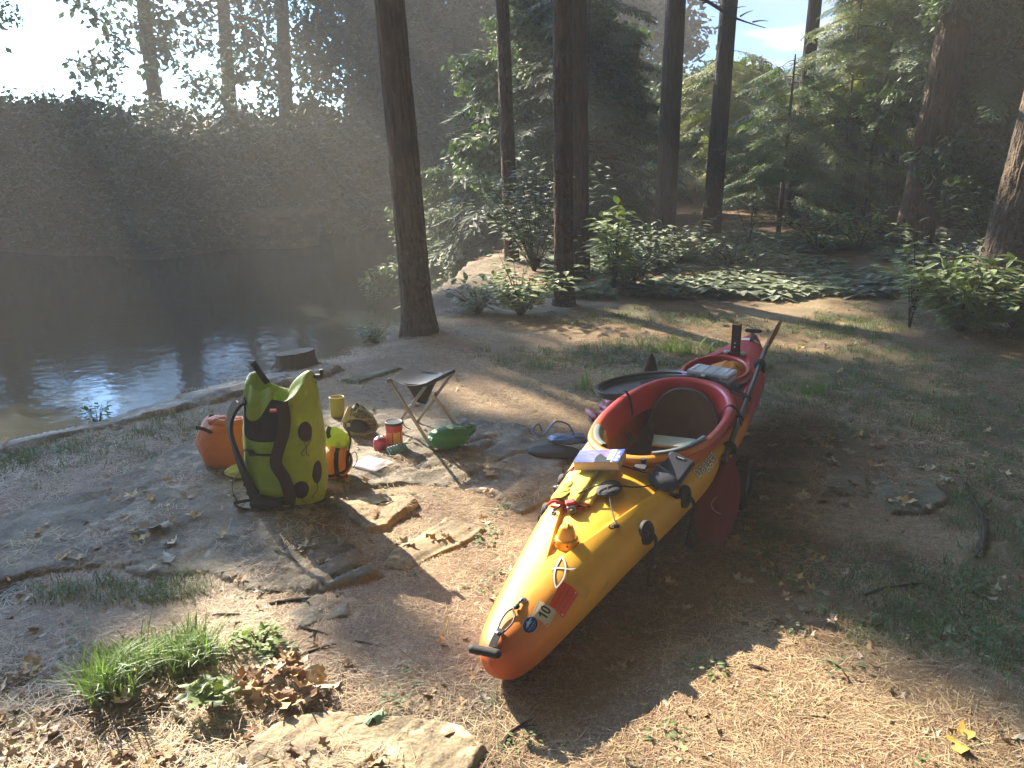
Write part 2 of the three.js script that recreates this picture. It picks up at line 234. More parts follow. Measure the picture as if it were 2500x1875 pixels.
{
  const rockMap = data(512, 512, (x, y) => { const a = tileN(x, y, 6), b = tileN(x, y, 24, 2), c = tileN(x, y, 90, 5), l = tileN(x, y, 14, 9); const v = 0.52 + 0.32 * a + 0.22 * (b - 0.5) + 0.28 * (c - 0.5); const li = sst(0.72, 0.8, l) * 0.18; return [v * 1.0 + li, v * 0.945 + li, v * 0.85 + li]; }, true);
  const rockBump = data(512, 512, (x, y) => 0.4 * tileN(x, y, 20) + 0.35 * tileN(x, y, 60, 3) + 0.25 * tileN(x, y, 150, 6));
  const sand = M([0.62, 0.54, 0.41], 0.92, { map: rockMap, bumpMap: rockBump, bumpScale: 0.006 }), greyR = M([0.36, 0.335, 0.295], 0.9, { map: rockMap, bumpMap: rockBump, bumpScale: 0.008 }), paleR = M([0.47, 0.46, 0.44], 0.85, { map: rockMap, bumpMap: rockBump, bumpScale: 0.008 }), mossy = M([0.34, 0.33, 0.25], 0.95, { map: rockMap, bumpMap: rockBump, bumpScale: 0.006 });
  ROCKS.forEach((r, i) => {
    const nx = Math.ceil((r.box[1] - r.box[0]) / r.step), nf = Math.ceil((r.box[3] - r.box[2]) / r.step);
    const g = sheet((u, v) => { const x = lerp(r.box[0], r.box[1], u), f = lerp(r.box[2], r.box[3], v); return W(x, f, r.y(clamp(x, r.box[0] + 1e-6, r.box[1] - 1e-6), clamp(f, r.box[2] + 1e-6, r.box[3] - 1e-6))); }, nx, nf, { uvs: [(r.box[1] - r.box[0]) / 0.8, (r.box[3] - r.box[2]) / 0.8] });
    // leave out faces that stay under the soil
    const p = g.attributes.position, id = g.index.array, keep = []; const low = []; for (let k = 0; k < p.count; k++) low.push(p.getY(k) < landY(p.getX(k), -p.getZ(k)) - 0.045);
    for (let k = 0; k < id.length; k += 3) if (!(low[id[k]] && low[id[k + 1]] && low[id[k + 2]])) keep.push(id[k], id[k + 1], id[k + 2]);
    g.setIndex(keep);
    const m = single(r.name, r.label, r.kind ? undefined : 'stone', g, i === 1 ? paleR : i === 2 || i === 3 || i === 5 ? sand : i > 6 ? mossy : greyR, undefined, r.kind);
  });
  const darkR = M([0.16, 0.15, 0.13], 0.92, { map: rockMap, bumpMap: rockBump, bumpScale: 0.03 });
  // far bank: stepped rock ledges above the water
  const r = rng(8); let n = 0;
  for (let k = 0; k < 9; k++) {
    const x = -24 + k * 3.6, w = 4.6 + r() * 1.6, f = farLine(x) - 0.7 + r() * 0.4, hh = 0.7 + r() * 0.8, y0 = -2.6;
    const g = sheet((u, v) => { const t = u * w - w / 2, st = floor(v * 6) / 6, vv = v * (hh + 0.9); return W(x + t, f + 0.35 * st + 0.5 * (fbm(t * 0.9 + k * 9, v * 7, 3) - 0.5) + (v > 0.93 ? (v - 0.93) * 16 : 0) + 1.2 * pow(abs(u - 0.5) * 2, 6), y0 + vv + 0.06 * n3(t * 3, v * 20)); }, 40, 36, { uvs: [w, 2], flip: true });
    single('river_rock', 'layered rock face at the waterline of the far river bank', 'rock', g, darkR, 'rock faces along the far bank');
  }
  // river
  const wb = data(512, 512, (x, y) => 0.5 * tileN(x, y, 9) + 0.35 * tileN(x, y, 26, 3) + 0.15 * tileN(x, y, 70, 5));
  const wg = new THREE.PlaneGeometry(118, 112, 1, 1).rotateX(-PI / 2).translate(0, WATER, -16); const uvw = wg.attributes.uv; for (let i = 0; i < 4; i++) uvw.setXY(i, uvw.getX(i) * 30, uvw.getY(i) * 30);
  tag(mesh('river', wg, M([0.012, 0.016, 0.013], 0.1, { bumpMap: wb, bumpScale: 0.008, thickness: 0, ior: 1.33, specularIntensity: 0.4 }), scene), 'dark slow river below the rock ledge', undefined, undefined, 'structure');
}
// ---------------------------------------------------------------- kayak
// local frame: x from bow to stern, y up, z towards the side that faces the clearing
const KL = 3.87;
const kayak = thing('kayak', 'yellow and red plastic kayak with open cockpit, bow towards the bottom of the picture', 'kayak', V(-0.066, -0.012, -2.405));
kayak.rotation.order = 'YZX'; kayak.rotation.y = Math.atan2(0.8903, 0.4554); kayak.rotation.z = THREE.MathUtils.degToRad(2.9);
kayak.updateMatrixWorld(true);
const kB = table([[0, 0.006], [0.006, 0.026], [0.018, 0.044], [0.04, 0.064], [0.12, 0.098], [0.27, 0.128], [0.72, 0.196], [1.0, 0.24], [1.23, 0.275], [1.5, 0.308], [1.8, 0.33], [2.2, 0.328], [2.8, 0.28], [3.04, 0.25], [3.52, 0.15], [3.75, 0.075], [3.84, 0.04], [3.87, 0.016]]);
const kD = table([[0, 0.172], [0.006, 0.19], [0.02, 0.205], [0.06, 0.224], [0.27, 0.258], [0.72, 0.312], [1.2, 0.352], [1.8, 0.35], [2.3, 0.342], [2.6, 0.318], [3.1, 0.285], [3.5, 0.268], [3.87, 0.262]]);
const kK = table([[0, 0.148], [0.006, 0.128], [0.02, 0.1], [0.04, 0.074], [0.1, 0.035], [0.25, 0.012], [0.7, 0], [3.1, 0], [3.5, 0.03], [3.75, 0.1], [3.87, 0.19]]);
const kS = table([[0, 0.16], [0.03, 0.163], [0.2, 0.182], [0.7, 0.226], [1.3, 0.252], [2, 0.255], [3, 0.232], [3.5, 0.215], [3.87, 0.235]]);
const kW = table([[0.42, 0.05], [0.5, 0.15], [0.7, 0.42], [0.95, 0.62], [1.25, 0.76], [1.6, 0.84], [2.2, 0.84], [2.45, 0.78], [2.8, 0.7], [3.2, 0.5], [3.4, 0.3]]);   // where the deck shoulder runs, as a share of the beam
const kRec = (s) => 0.02 * sst(0.47, 0.56, s) * sst(1.32, 1.2, s) + 0.018 * sst(2.42, 2.52, s) * sst(3.38, 3.25, s);
function deckY(s, v) {
  const b = kB(s), u = min(1, abs(v) / b), ys = kS(s), yd = kD(s);
  const top = ys + (yd - ys) * pow(max(0, 1 - pow(u, 2.1)), 0.72), w = kW(s);
  return top - kRec(s) * sst(w + 0.015, w - 0.035, u) - 0;
}
function hullRing(s, off = 0) {                              // outline of one cross-section, from the keel round the near side, over the deck and back
  const b = max(0.006, kB(s) - off), yk = kK(s) + off, ys = kS(s), pts = [], w = clamp(kW(s), 0.08, 0.92), us = [];
  for (let i = 0; i <= 11; i++) { const a = i / 11 * PI / 2; pts.push([b * pow(sin(a), 0.86), ys - (ys - yk) * pow(max(0, cos(a)), 0.9)]); }
  for (let i = 1; i <= 6; i++) us.push(lerp(1, w + 0.02, sin(i / 6 * PI / 2))); us.push(w + 0.012, w - 0.01, w - 0.034); for (let i = 1; i <= 6; i++) us.push((w - 0.034) * (1 - i / 6));
  for (const u of us) pts.push([b * u, deckY(s, u * kB(s)) - off]);
  const left = pts.slice(1, -1).reverse().map(([v, y]) => [-v, y]);
  return pts.concat(left);
}
function hullGeo(s0, s1, n, off = 0) {
  const p = [], uv = [], ix = []; let m = 0;
  for (let i = 0; i <= n; i++) { const s = lerp(s0, s1, off === 0 ? lerp(i / n, 0.5 - 0.5 * cos(i / n * PI), 0.6) : i / n), r = hullRing(s, off); m = r.length; r.forEach(([v, y], k) => { p.push(s, y, v); uv.push(s / KL, k / m); }); }
  for (let i = 0; i < n; i++) for (let k = 0; k < m; k++) { const a = i * m + k, b = i * m + (k + 1) % m, c = a + m, d = b + m; ix.push(a, b, c, b, d, c); }
  for (const [i, f] of [[0, true], [n, false]]) { const c = p.length / 3; let y = 0; for (let k = 0; k < m; k++) y += p[(i * m + k) * 3 + 1]; p.push(p[i * m * 3] + (i ? 0.004 : -0.002), y / m, 0); uv.push(i ? 1 : 0, 0.5); for (let k = 0; k < m; k++) { const a = i * m + k, b = i * m + (k + 1) % m; f ? ix.push(c, b, a) : ix.push(c, a, b); } }
  const g = new THREE.BufferGeometry(); g.setAttribute('position', new THREE.Float32BufferAttribute(p, 3)); g.setAttribute('uv', new THREE.Float32BufferAttribute(uv, 2)); g.setIndex(ix); g.computeVertexNormals(); return g;
}
const cockC = 1.80, cock = (a) => { const c = cos(a), q = sin(a), e = 2 / 2.35; return [cockC + (c > 0 ? 0.53 : 0.54) * Math.sign(c) * pow(abs(c), e), 0.262 * Math.sign(q) * pow(abs(q), e) * (1 - 0.07 * -c)]; };
const hatchC = 2.82, hatch = (a) => [hatchC + 0.27 * cos(a), 0.172 * sin(a)];
const prism = (f, y0, y1) => { const s = new THREE.Shape(Array.from({ length: 64 }, (_, i) => { const [x, z] = f(i / 64 * 2 * PI); return new THREE.Vector2(x, -z); })); return new THREE.ExtrudeGeometry(s, { depth: y1 - y0, bevelEnabled: false }).rotateX(-PI / 2).translate(0, y0, 0); };
const mixc = (a, b, t) => [0, 1, 2].map((k) => lerp(a[k], b[k], t));
const srgb3 = (c) => c.map((v) => pow(v, 1 / 2.2));
const dye = data(1024, 128, (u, t) => {                      // moulded-in colour: orange nose, yellow fore deck, red stern
  const s = u * KL, top = 1 - abs(t - 0.5) * 2, n = 0.22 * (fbm(s * 2.2, t * 3, 3, 3) - 0.5);
  const Y = [0.84, 0.43, 0.016], O = [0.78, 0.24, 0.018], RO = [0.62, 0.12, 0.02], Rd = [0.46, 0.03, 0.034];
  let c = mixc(RO, O, sst(0.0, 0.2, s + n * 0.3 + 0.12 * (top - 0.35))); c = mixc(c, Y, sst(0.12, 0.55, s + n)); const q = s + n * 0.8 - 0.5 * (1 - sst(0.35, 0.75, top)); c = mixc(c, O, sst(1.3, 1.6, q)); c = mixc(c, Rd, sst(1.62, 1.95, q));
  const g = 1 + 0.09 * (n3(s * 60, t * 130, 7) - 0.5), low = 1 - top, sc = 0.3 * sst(0.8, 0.93, n3(s * 5 + t * 40, t * 420 + s * 6, 3)) * sst(0.45, 0.7, n3(s * 3, t * 9, 8)), mud = 0.45 * sst(0.62, 0.8, fbm(s * 9, t * 40, 6, 4)) * sst(0.4, 0.7, low); return srgb3(mixc(c.map((v, k) => v * g + sc * 0.4 * (0.6 - v * 0.4)), [0.2, 0.15, 0.09], mud));
}, true);
const kScuff = data(512, 256, (x, y) => 0.56 + 0.2 * (tileN(x, y, 7) - 0.5) + 0.35 * sst(0.86, 0.92, tileN(x, y * 0.2, 50, 3)));
const plastic = M([1, 1, 1], 1.0, { map: dye, roughnessMap: rep(kScuff, 3, 2), });
{
  const ev = new Evaluator(); ev.useGroups = false;
  const B = (g) => { const b = new Brush(g.index ? g : g); b.updateMatrixWorld(); return b; };
  let r = ev.evaluate(B(hullGeo(0, KL, 130)), B(hullGeo(0.35, 3.55, 60, 0.011)), SUBTRACTION);
  r = ev.evaluate(r, B(prism(cock, 0.19, 0.7)), SUBTRACTION); r = ev.evaluate(r, B(prism(hatch, 0.2, 0.7)), SUBTRACTION);
  mesh('hull', r.geometry, plastic, kayak);
}
const K2W = (s, y, v) => kayak.localToWorld(V(s, y, v));
const deckN = (s, v) => { const e = 0.012; return V(-(deckY(s + e, v) - deckY(s - e, v)) / (2 * e), 1, -(deckY(s, v + e) - deckY(s, v - e)) / (2 * e)).normalize(); };
const onDeck = (s, v, h = 0) => { const n = deckN(s, v); return V(s, deckY(s, v), v).addScaledVector(n, h); };
function deckThing(name, label, category, s, v, turn = 0, h = 0, tilt = true) {   // a loose thing set down on the kayak
  const g = thing(name, label, category, K2W(s, deckY(s, v) + h, v)); const q = new THREE.Quaternion().setFromUnitVectors(V(0, 1, 0), tilt ? deckN(s, v) : V(0, 1, 0));
  g.quaternion.copy(kayak.quaternion).multiply(q).multiply(new THREE.Quaternion().setFromAxisAngle(V(0, 1, 0), turn)); return g;
}
function rimSweep(path, prof, n, yOf, s0, s1) {              // profile [outward, up] swept round an oval opening
  const cl = s0 === undefined; return sheet((u, v) => { const a = cl ? u * 2 * PI : lerp(s0, s1, u), [x, z] = path(a), [x2, z2] = path(a + 0.01), [x1, z1] = path(a - 0.01), l = hypot(x2 - x1, z2 - z1), nx = (z2 - z1) / l, nz = -(x2 - x1) / l, k = v * (prof.length - 1), i = min(prof.length - 2, floor(k)), f = k - i, o = lerp(prof[i][0], prof[i + 1][0], f), y = lerp(prof[i][1], prof[i + 1][1], f); return V(x + nx * o, yOf(x, z) + y, z + nz * o); }, n, (prof.length - 1) * 2, { closeU: cl });
}
{
  const cy = (x, z) => lerp(deckY(x, z * 0.85), 0.335, 0.55) + 0.012 * sst(1.6, 1.26, x) + 0.018 * sst(2.1, 2.35, x);
  const red = M([0.50, 0.04, 0.03], 0.38, { map: rep(smudge, 3), clearcoat: 0.2, clearcoatRoughness: 0.3 });
  const cdye = data(256, 8, (u) => { const a = u * 2 * PI, x = cock(a)[0], Rd = [0.50, 0.035, 0.035], O = [0.70, 0.17, 0.02], Y = [0.80, 0.36, 0.03]; return srgb3(mixc(mixc(Y, O, sst(1.2, 1.4, x + 0.1 * (fbm(u * 20, 1) - 0.5))), Rd, sst(1.42, 1.85, x + 0.15 * (fbm(u * 15, 4) - 0.5)))); }, true);
  const rimMat = M([1, 1, 1], 0.42, { map: cdye, clearcoat: 0.25, clearcoatRoughness: 0.3 });
  mesh('cockpit_rim', rimSweep(cock, [[-0.004, -0.09], [-0.004, 0.028], [0.004, 0.040], [0.022, 0.045], [0.040, 0.040], [0.046, 0.028], [0.040, 0.018], [0.022, 0.016], [0.018, 0.004], [0.02, -0.05]], 120, cy), rimMat, kayak);
  for (const [a0, a1, nm] of [[3.55, 4.05, 0], [4.05, 4.3, 0], [1.85, 2.75, 1]]) mesh('rim_pad', rimSweep(cock, [[-0.016, -0.045], [-0.02, 0.03], [-0.008, 0.052], [0.012, 0.056], [0.02, 0.05], [0.014, 0.044]], 24, cy, a0, a1), M([0.17, 0.19, 0.185], 0.85, { bumpMap: rep(grain, 4), bumpScale: 0.001 }), kayak);
  const hy = (x, z) => lerp(deckY(x, z), 0.31, 0.5);
  mesh('hatch_rim', rimSweep(hatch, [[-0.003, -0.07], [-0.003, 0.018], [0.004, 0.026], [0.018, 0.026], [0.024, 0.016], [0.022, 0.004], [0.03, -0.012]], 80, hy), red, kayak);
  // seat and back rest
  const dark = cloth([0.045, 0.033, 0.03], 0.85);
  mesh('seat', sheet((u, v) => { const x = lerp(1.72, 2.16, v), z = lerp(-0.2, 0.2, u); return V(x, 0.09 + 0.05 * pow(abs(z) / 0.2, 2.5) + 0.03 * sst(2.0, 2.16, x) + 0.02 * sst(1.85, 1.72, x), z); }, 16, 16), dark, kayak);
  const br = mesh('backrest', sheet((u, v) => { const a = (u - 0.5) * 2, h = 0.27 * sqrt(max(0, 1 - pow(abs(a), 2.6))) * v; return V(2.14 + 0.1 * v - 0.07 * a * a + 0.02 * sin(v * 3), 0.1 + h, a * 0.2); }, 24, 10), cloth([0.11, 0.075, 0.05], 0.85), kayak);
  mesh('piping', tube(Array.from({ length: 21 }, (_, i) => { const a = (i / 20 - 0.5) * 1.98; return V(2.14 + 0.1 - 0.07 * a * a - 0.006, 0.1 + 0.272 * sqrt(max(0, 1 - pow(abs(a), 2.6))), a * 0.2); }), 0.008, 60, 8), M([0.07, 0.085, 0.09], 0.8), br);
  for (const z of [-1, 1]) { const st = mesh('rim_strap', band([V(1.98, 0.28, z * 0.22), V(1.99, 0.375, z * 0.245), V(2.0, 0.405, z * 0.275), V(2.01, 0.37, z * 0.318), V(2.02, 0.3, z * 0.335)], V(1, 0, 0), 0.022, 0.003, 20), MAT.webbing, kayak); }
  mesh('back_band', band([V(2.33, 0.34, -0.3), V(2.37, 0.372, -0.18), V(2.395, 0.392, 0), V(2.37, 0.372, 0.18), V(2.33, 0.34, 0.3)], V(0.6, 0.2, 0), 0.024, 0.003, 30), MAT.webbing, kayak);
  const bk = mesh('buckle', rbox(0.045, 0.014, 0.05, 0.004, 2.39, 0.4, 0.03), MAT.black, kayak); mesh('clasp', rbox(0.02, 0.006, 0.02, 0.002, 2.386, 0.409, 0.035), M([0.35, 0.5, 0.55], 0.3), bk);
  mesh('deck_block', rbox(0.05, 0.03, 0.055, 0.008, 2.45, 0.345, 0.2), MAT.rubber, kayak);
  const cord = (pts, r = 0.0035) => tube(pts.map(([s, v, h]) => onDeck(s, v, h)), r, 40, 6);
  mesh('rear_cord', cord([[2.47, -0.28, 0.005], [2.49, 0, 0.01], [2.46, 0.28, 0.006]], 0.004), MAT.webbing, kayak);
  // fore deck bungees with hooks
  for (const pts of [[[0.80, -0.13, 0.012], [0.92, -0.05, 0.045], [1.0, 0.01, 0.045], [1.07, 0.1, 0.022], [1.17, 0.19, 0.022]], [[0.79, 0.13, 0.008], [0.88, 0.08, 0.012], [0.99, 0.02, 0.04]], [[1.10, -0.25, 0.014], [1.17, -0.2, 0.035], [1.225, -0.12, 0.04], [1.222, -0.02, 0.018], [1.215, 0.1, 0.016], [1.2, 0.21, 0.025]]]) mesh('deck_bungee', cord(pts), M([0.03, 0.026, 0.028], 0.8), kayak);
  for (const [s, v, a] of [[0.795, -0.135, 0.5], [0.785, 0.13, -0.6], [1.09, -0.255, 1.0], [1.165, 0.24, 2.2]]) { const n = deckN(s, v), q = new THREE.Quaternion().setFromUnitVectors(V(0, 1, 0), n), m = new THREE.Matrix4().compose(onDeck(s, v, 0.008), q.multiply(new THREE.Quaternion().setFromAxisAngle(V(0, 1, 0), a)), V(1, 1, 1)); mesh('bungee_hook', [xf(rbox(0.034, 0.014, 0.014, 0.004), m), xf(new THREE.TorusGeometry(0.010, 0.0035, 6, 14, 4.4).rotateX(PI / 2).translate(-0.022, 0.002, 0), m)], MAT.black, kayak); }
  const padG = xf(blob(0.075, 0.016, 0.05, (d) => crease(d, 2, 0.08, 3)), new THREE.Matrix4().setPosition(onDeck(1.01, 0.02, 0.02))); mesh('bungee_pad', padG, cloth([0.024, 0.025, 0.036], 0.8), kayak);
  mesh('rim_clip', [rbox(0.05, 0.012, 0.055, 0.005, 1.2, 0.37, 0.09), cyl(0.012, 0.012, 0.02, 14, 1.235, 0.385, 0.09)], cloth([0.026, 0.024, 0.032], 0.7), kayak);
  for (const v of [-0.09, -0.17, 0.24]) mesh('rivet', xf(new THREE.SphereGeometry(0.006, 10, 6), new THREE.Matrix4().setPosition(onDeck(1.235 - abs(v) * 0.15, v, 0.002))), MAT.steel, kayak);
}
// round black pads with tie-down webbing on both flanks
function ringAt(s, t) {                                      // t: share of the girth from keel (0) to deck centre (1)
  const r = hullRing(s), n = r.length / 2, L = [0]; for (let i = 1; i <= n; i++) L.push(L[i - 1] + hypot(r[i][0] - r[i - 1][0], r[i][1] - r[i - 1][1]));
  const d = clamp(t) * L[n]; let i = 0; while (i < n - 1 && L[i + 1] < d) i++; const f = (d - L[i]) / max(1e-6, L[i + 1] - L[i]); return V(s, lerp(r[i][1], r[i + 1][1], f), lerp(r[i][0], r[i + 1][0], f));
}
function flankFrame(s, t, side) { const p = ringAt(s, t), a = ringAt(s + 0.02, t).sub(ringAt(s - 0.02, t)).normalize(), b = ringAt(s, t + 0.02).sub(ringAt(s, t - 0.02)).normalize(), n = b.clone().cross(a).normalize(); if (n.z < 0) n.negate(); if (side < 0) { for (const q of [p, a, b, n]) q.z *= -1; } return { p, a, b, n }; }
for (const [s, t, side, len] of [[0.90, 0.585, 1, 0.26], [1.25, 0.575, 1, 0.25], [0.90, 0.56, -1, 0.2], [1.16, 0.56, -1, 0.2], [3.1, 0.66, 1, 0], [3.2, 0.62, -1, 0]]) {
  const F = flankFrame(s, t, side), small = len ? 1 : 0.72, m = new THREE.Matrix4().makeBasis(F.a, F.n, F.a.clone().cross(F.n)).setPosition(F.p);
  const pad = mesh('strap_pad', xf(lathe([[0, 0.010], [0.03, 0.010], [0.038, 0.006], [0.046, 0.006], [0.049, 0.002], [0.049, -0.012]].map(([r, y]) => [r * small, y]), 32), m), MAT.rubber, kayak);
  mesh('bolt', xf(rbox(0.02, 0.008, 0.009, 0.002, -0.006, 0.013, 0), m), MAT.steel, pad);
  if (len) { const p0 = F.p.clone().addScaledVector(F.n, 0.016), d = V(0.03, -1, 0), out = F.n.clone().setY(0).normalize(); mesh('tie_strap', band([p0.clone().add(V(-0.01, 0.006, 0)), p0.clone().addScaledVector(out, 0.018).add(V(0.012, -0.03, 0)), p0.clone().addScaledVector(out, 0.012).add(V(0.02, -0.1, 0)), p0.clone().addScaledVector(out, -0.01).add(V(0.03, -len, 0)), p0.clone().addScaledVector(out, 0.02).add(V(0.05, -len - 0.015, 0))], F.a, 0.026, 0.003, 24), MAT.webbing, pad); }
}
// grab handles
function handleAt(s, v, turn) {
  const p = onDeck(s, v, 0.02), h = mesh('grab_handle', xf(new THREE.CapsuleGeometry(0.0175, 0.08, 6, 14).rotateX(PI / 2).scale(1, 0.8, 1), pose(p, 0, turn, 0)), MAT.rubber, kayak);
  return h;
}
handleAt(0.012, -0.012, 0.12);
handleAt(3.84, 0.0, 0.0);
mesh('handle_strap', band([onDeck(0.02, 0, 0.012), onDeck(0.06, 0.0, 0.014), onDeck(0.085, 0.0, 0.008)], V(0, 0, 1), 0.024, 0.004, 8), MAT.webbing, kayak);
mesh('handle_bolt', xf(lathe([[0, 0.004], [0.007, 0.003], [0.008, 0]], 16), new THREE.Matrix4().setPosition(onDeck(0.062, 0, 0.016))), MAT.steel, kayak);
mesh('bow_cord', [tube([onDeck(0.08, -0.012, 0.008), onDeck(0.13, -0.018, 0.012), onDeck(0.165, -0.012, 0.014), onDeck(0.185, 0.002, 0.012)], 0.0035, 24, 6), tube([onDeck(0.08, 0.012, 0.008), onDeck(0.12, 0.02, 0.012), onDeck(0.155, 0.012, 0.012), onDeck(0.17, 0.0, 0.014), onDeck(0.19, 0.0, 0.012)], 0.0035, 24, 6), xf(new THREE.SphereGeometry(0.011, 12, 8).scale(1.2, 0.8, 1), new THREE.Matrix4().setPosition(onDeck(0.192, 0.001, 0.012))), tube([onDeck(0.195, 0, 0.012), onDeck(0.225, 0.0, 0.01), onDeck(0.238, 0.001, 0.006)], 0.0045, 10, 6)], MAT.black, kayak);
mesh('deck_eyelet', xf(lathe([[0, 0.006], [0.008, 0.006], [0.013, 0.003], [0.014, -0.002]], 18), new THREE.Matrix4().setPosition(onDeck(0.24, 0.001, 0.002))), MAT.steel, kayak);
mesh('stern_strap', band([onDeck(3.83, 0.0, 0.012), onDeck(3.74, 0.02, 0.008), onDeck(3.64, 0.03, 0.008)], V(0, 0, 1), 0.022, 0.004, 10), MAT.webbing, kayak);
{ // square bracket on the stern deck
  const y = deckY(3.32, 0), b = mesh('rod_bracket', [rbox(0.005, 0.19, 0.05, 0.002, 3.3, y + 0.1, 0), rbox(0.04, 0.19, 0.004, 0.002, 3.322, y + 0.1, -0.025), rbox(0.04, 0.19, 0.004, 0.002, 3.322, y + 0.1, 0.025), rbox(0.07, 0.012, 0.075, 0.004, 3.315, y + 0.01, 0)], M([0.055, 0.035, 0.028], 0.6, { bumpMap: rep(grain, 2), bumpScale: 0.001 }), kayak);
  for (const z of [-0.05, 0.05]) mesh('wing_plate', xf(lathe([[0, 0.004], [0.018, 0.004], [0.022, 0.001], [0.022, -0.01]], 20), new THREE.Matrix4().setPosition(3.31, y + 0.012, z)), M([0.4, 0.4, 0.39], 0.4, { metalness: 0.8 }), b);
  for (const k of [0.05, 0.075]) mesh('bolt', xf(new THREE.SphereGeometry(0.006, 10, 6), new THREE.Matrix4().setPosition(3.296, y + k, 0)), MAT.steel, b);
}
// printed stickers that follow the skin
function decal(name, s0, t0, w, h, turn, tex, o = {}) {
  const ds = 1, arc = ringAt(s0, t0 + 0.01).distanceTo(ringAt(s0, t0 - 0.01)) / 0.02;
  const g = sheet((u, v) => { const a = (u - 0.5) * w, b = (v - 0.5) * h, s = s0 + a * cos(turn) - b * sin(turn), t = t0 + (a * sin(turn) + b * cos(turn)) / arc; const side = o.side ?? 1; let p, n; if (t <= 1) { const F = flankFrame(s, clamp(t, 0.02, 0.985), 1); p = F.p; n = F.n; if (n.y < -0.2) n.negate(); } else { const F = flankFrame(s, clamp(2 - t, 0.02, 0.985), -1); p = F.p; n = F.n; } p.addScaledVector(n, 0.0022); if (side < 0) p.z *= -1; return p; }, 22, 16);
  tex.wrapS = tex.wrapT = THREE.ClampToEdgeWrapping;
  return mesh(name, g, M([1, 1, 1], 0.45, { map: tex, alphaTest: 0.5 }), kayak);
}
const txt = (x, s, px, py, size, col, font = 'sans-serif', w = 'bold') => { x.font = `${w} ${size}px ${font}`; x.fillStyle = col; x.textAlign = 'center'; x.textBaseline = 'middle'; x.fillText(s, px, py); };
const DEC = {
  ten: paint(256, 256, (x) => { x.fillStyle = '#d9c6a2'; x.fillRect(0, 0, 256, 256); txt(x, '10', 132, 130, 170, '#14120f'); x.fillStyle = '#5a4a3a'; for (let i = 0; i < 22; i++) { x.fillRect(12 + i * 10.5, 14, 6, 6); x.fillRect(12 + i * 10.5, 24, 5, 4); if (i % 3) x.fillRect(60 + i * 8, 232, 4, 6); } x.fillRect(10, 225, 34, 10); }),
  permit: paint(512, 256, (x) => { x.fillStyle = '#e8501c'; x.fillRect(0, 0, 512, 256); x.fillStyle = '#8f2408'; x.font = '20px sans-serif'; const r = rng(4); for (let l = 0; l < 7; l++) { let px = 34; x.strokeStyle = l % 2 ? '#54200e' : '#9a2b0c'; x.lineWidth = l % 2 ? 3.4 : 2.2; while (px < 470) { const w = 10 + r() * 34; x.beginPath(); x.moveTo(px, 34 + l * 30); for (let k = 0; k < 6; k++) x.lineTo(px + w * (k + 1) / 6, 34 + l * 30 + (r() - 0.5) * (l % 2 ? 18 : 10)); x.stroke(); px += w + 9; } } x.fillStyle = '#f3e2cf'; x.fillRect(28, 214, 22, 24); x.fillRect(470, 206, 20, 26); x.strokeStyle = '#b53208'; x.lineWidth = 4; x.strokeRect(8, 8, 496, 240); }),
  oval: paint(256, 170, (x) => { x.clearRect(0, 0, 256, 170); x.fillStyle = '#c9c6b8'; x.beginPath(); x.ellipse(128, 85, 126, 83, 0, 0, 7); x.fill(); x.fillStyle = '#16295e'; x.beginPath(); x.ellipse(128, 85, 120, 77, 0, 0, 7); x.fill(); x.fillStyle = '#b9d3df'; x.beginPath(); x.moveTo(44, 72); x.lineTo(120, 44); x.lineTo(132, 22); x.lineTo(140, 46); x.lineTo(222, 56); x.lineTo(150, 66); x.lineTo(196, 84); x.lineTo(120, 74); x.lineTo(60, 86); x.lineTo(96, 70); x.fill(); x.fillStyle = '#8fa6c8'; const r = rng(12); for (let i = 0; i < 15; i++) x.fillRect(46 + i * 11, 100, 7, 13 + r() * 4); for (let i = 0; i < 9; i++) x.fillRect(78 + i * 11.5, 124, 6, 9); for (let i = 0; i < 5; i++) x.fillRect(102 + i * 11, 142, 5, 6); }),
  fish: paint(512, 300, (x) => { x.clearRect(0, 0, 512, 300); x.lineCap = 'butt'; for (const [w, c] of [[34, '#2b2416'], [23, '#f2ead6']]) { x.strokeStyle = c; x.lineWidth = w; x.beginPath(); x.moveTo(20, 190); x.bezierCurveTo(140, 60, 330, 30, 492, 60); x.moveTo(20, 190); x.bezierCurveTo(170, 240, 380, 190, 492, 60); x.moveTo(250, 20); x.bezierCurveTo(340, 60, 300, 190, 410, 280); x.stroke(); } }),
  name: paint(512, 160, (x) => { x.clearRect(0, 0, 512, 160); x.font = 'bold 120px sans-serif'; x.textAlign = 'center'; x.textBaseline = 'middle'; x.lineJoin = 'round'; x.lineWidth = 8; x.strokeStyle = '#3f3414'; x.strokeText('Dagger', 256, 72, 486); x.fillStyle = '#e6dcb4'; x.fillText('Dagger', 256, 72, 486);  }),
  stern: paint(256, 128, (x) => { x.clearRect(0, 0, 256, 128); x.fillStyle = '#e4e2dc'; x.beginPath(); x.ellipse(128, 64, 124, 60, 0, 0, 7); x.fill(); x.strokeStyle = '#1c1c20'; x.lineWidth = 8; x.beginPath(); x.moveTo(20, 66); x.bezierCurveTo(80, 40, 110, 90, 140, 62); x.bezierCurveTo(170, 40, 200, 80, 236, 70); x.moveTo(60, 86); x.lineTo(190, 50); x.stroke(); }),
};
decal('number_sticker', 0.235, 0.775, 0.072, 0.072, 0.18, DEC.ten);
decal('permit_sticker', 0.34, 0.725, 0.125, 0.07, 0.14, DEC.permit);
decal('oval_sticker', 0.16, 0.80, 0.072, 0.05, 0.1, DEC.oval);
decal('deck_emblem', 0.43, 0.87, 0.17, 0.085, 0.1, DEC.fish);
decal('maker_name', 1.53, 0.62, 0.32, 0.085, 0.03, DEC.name);
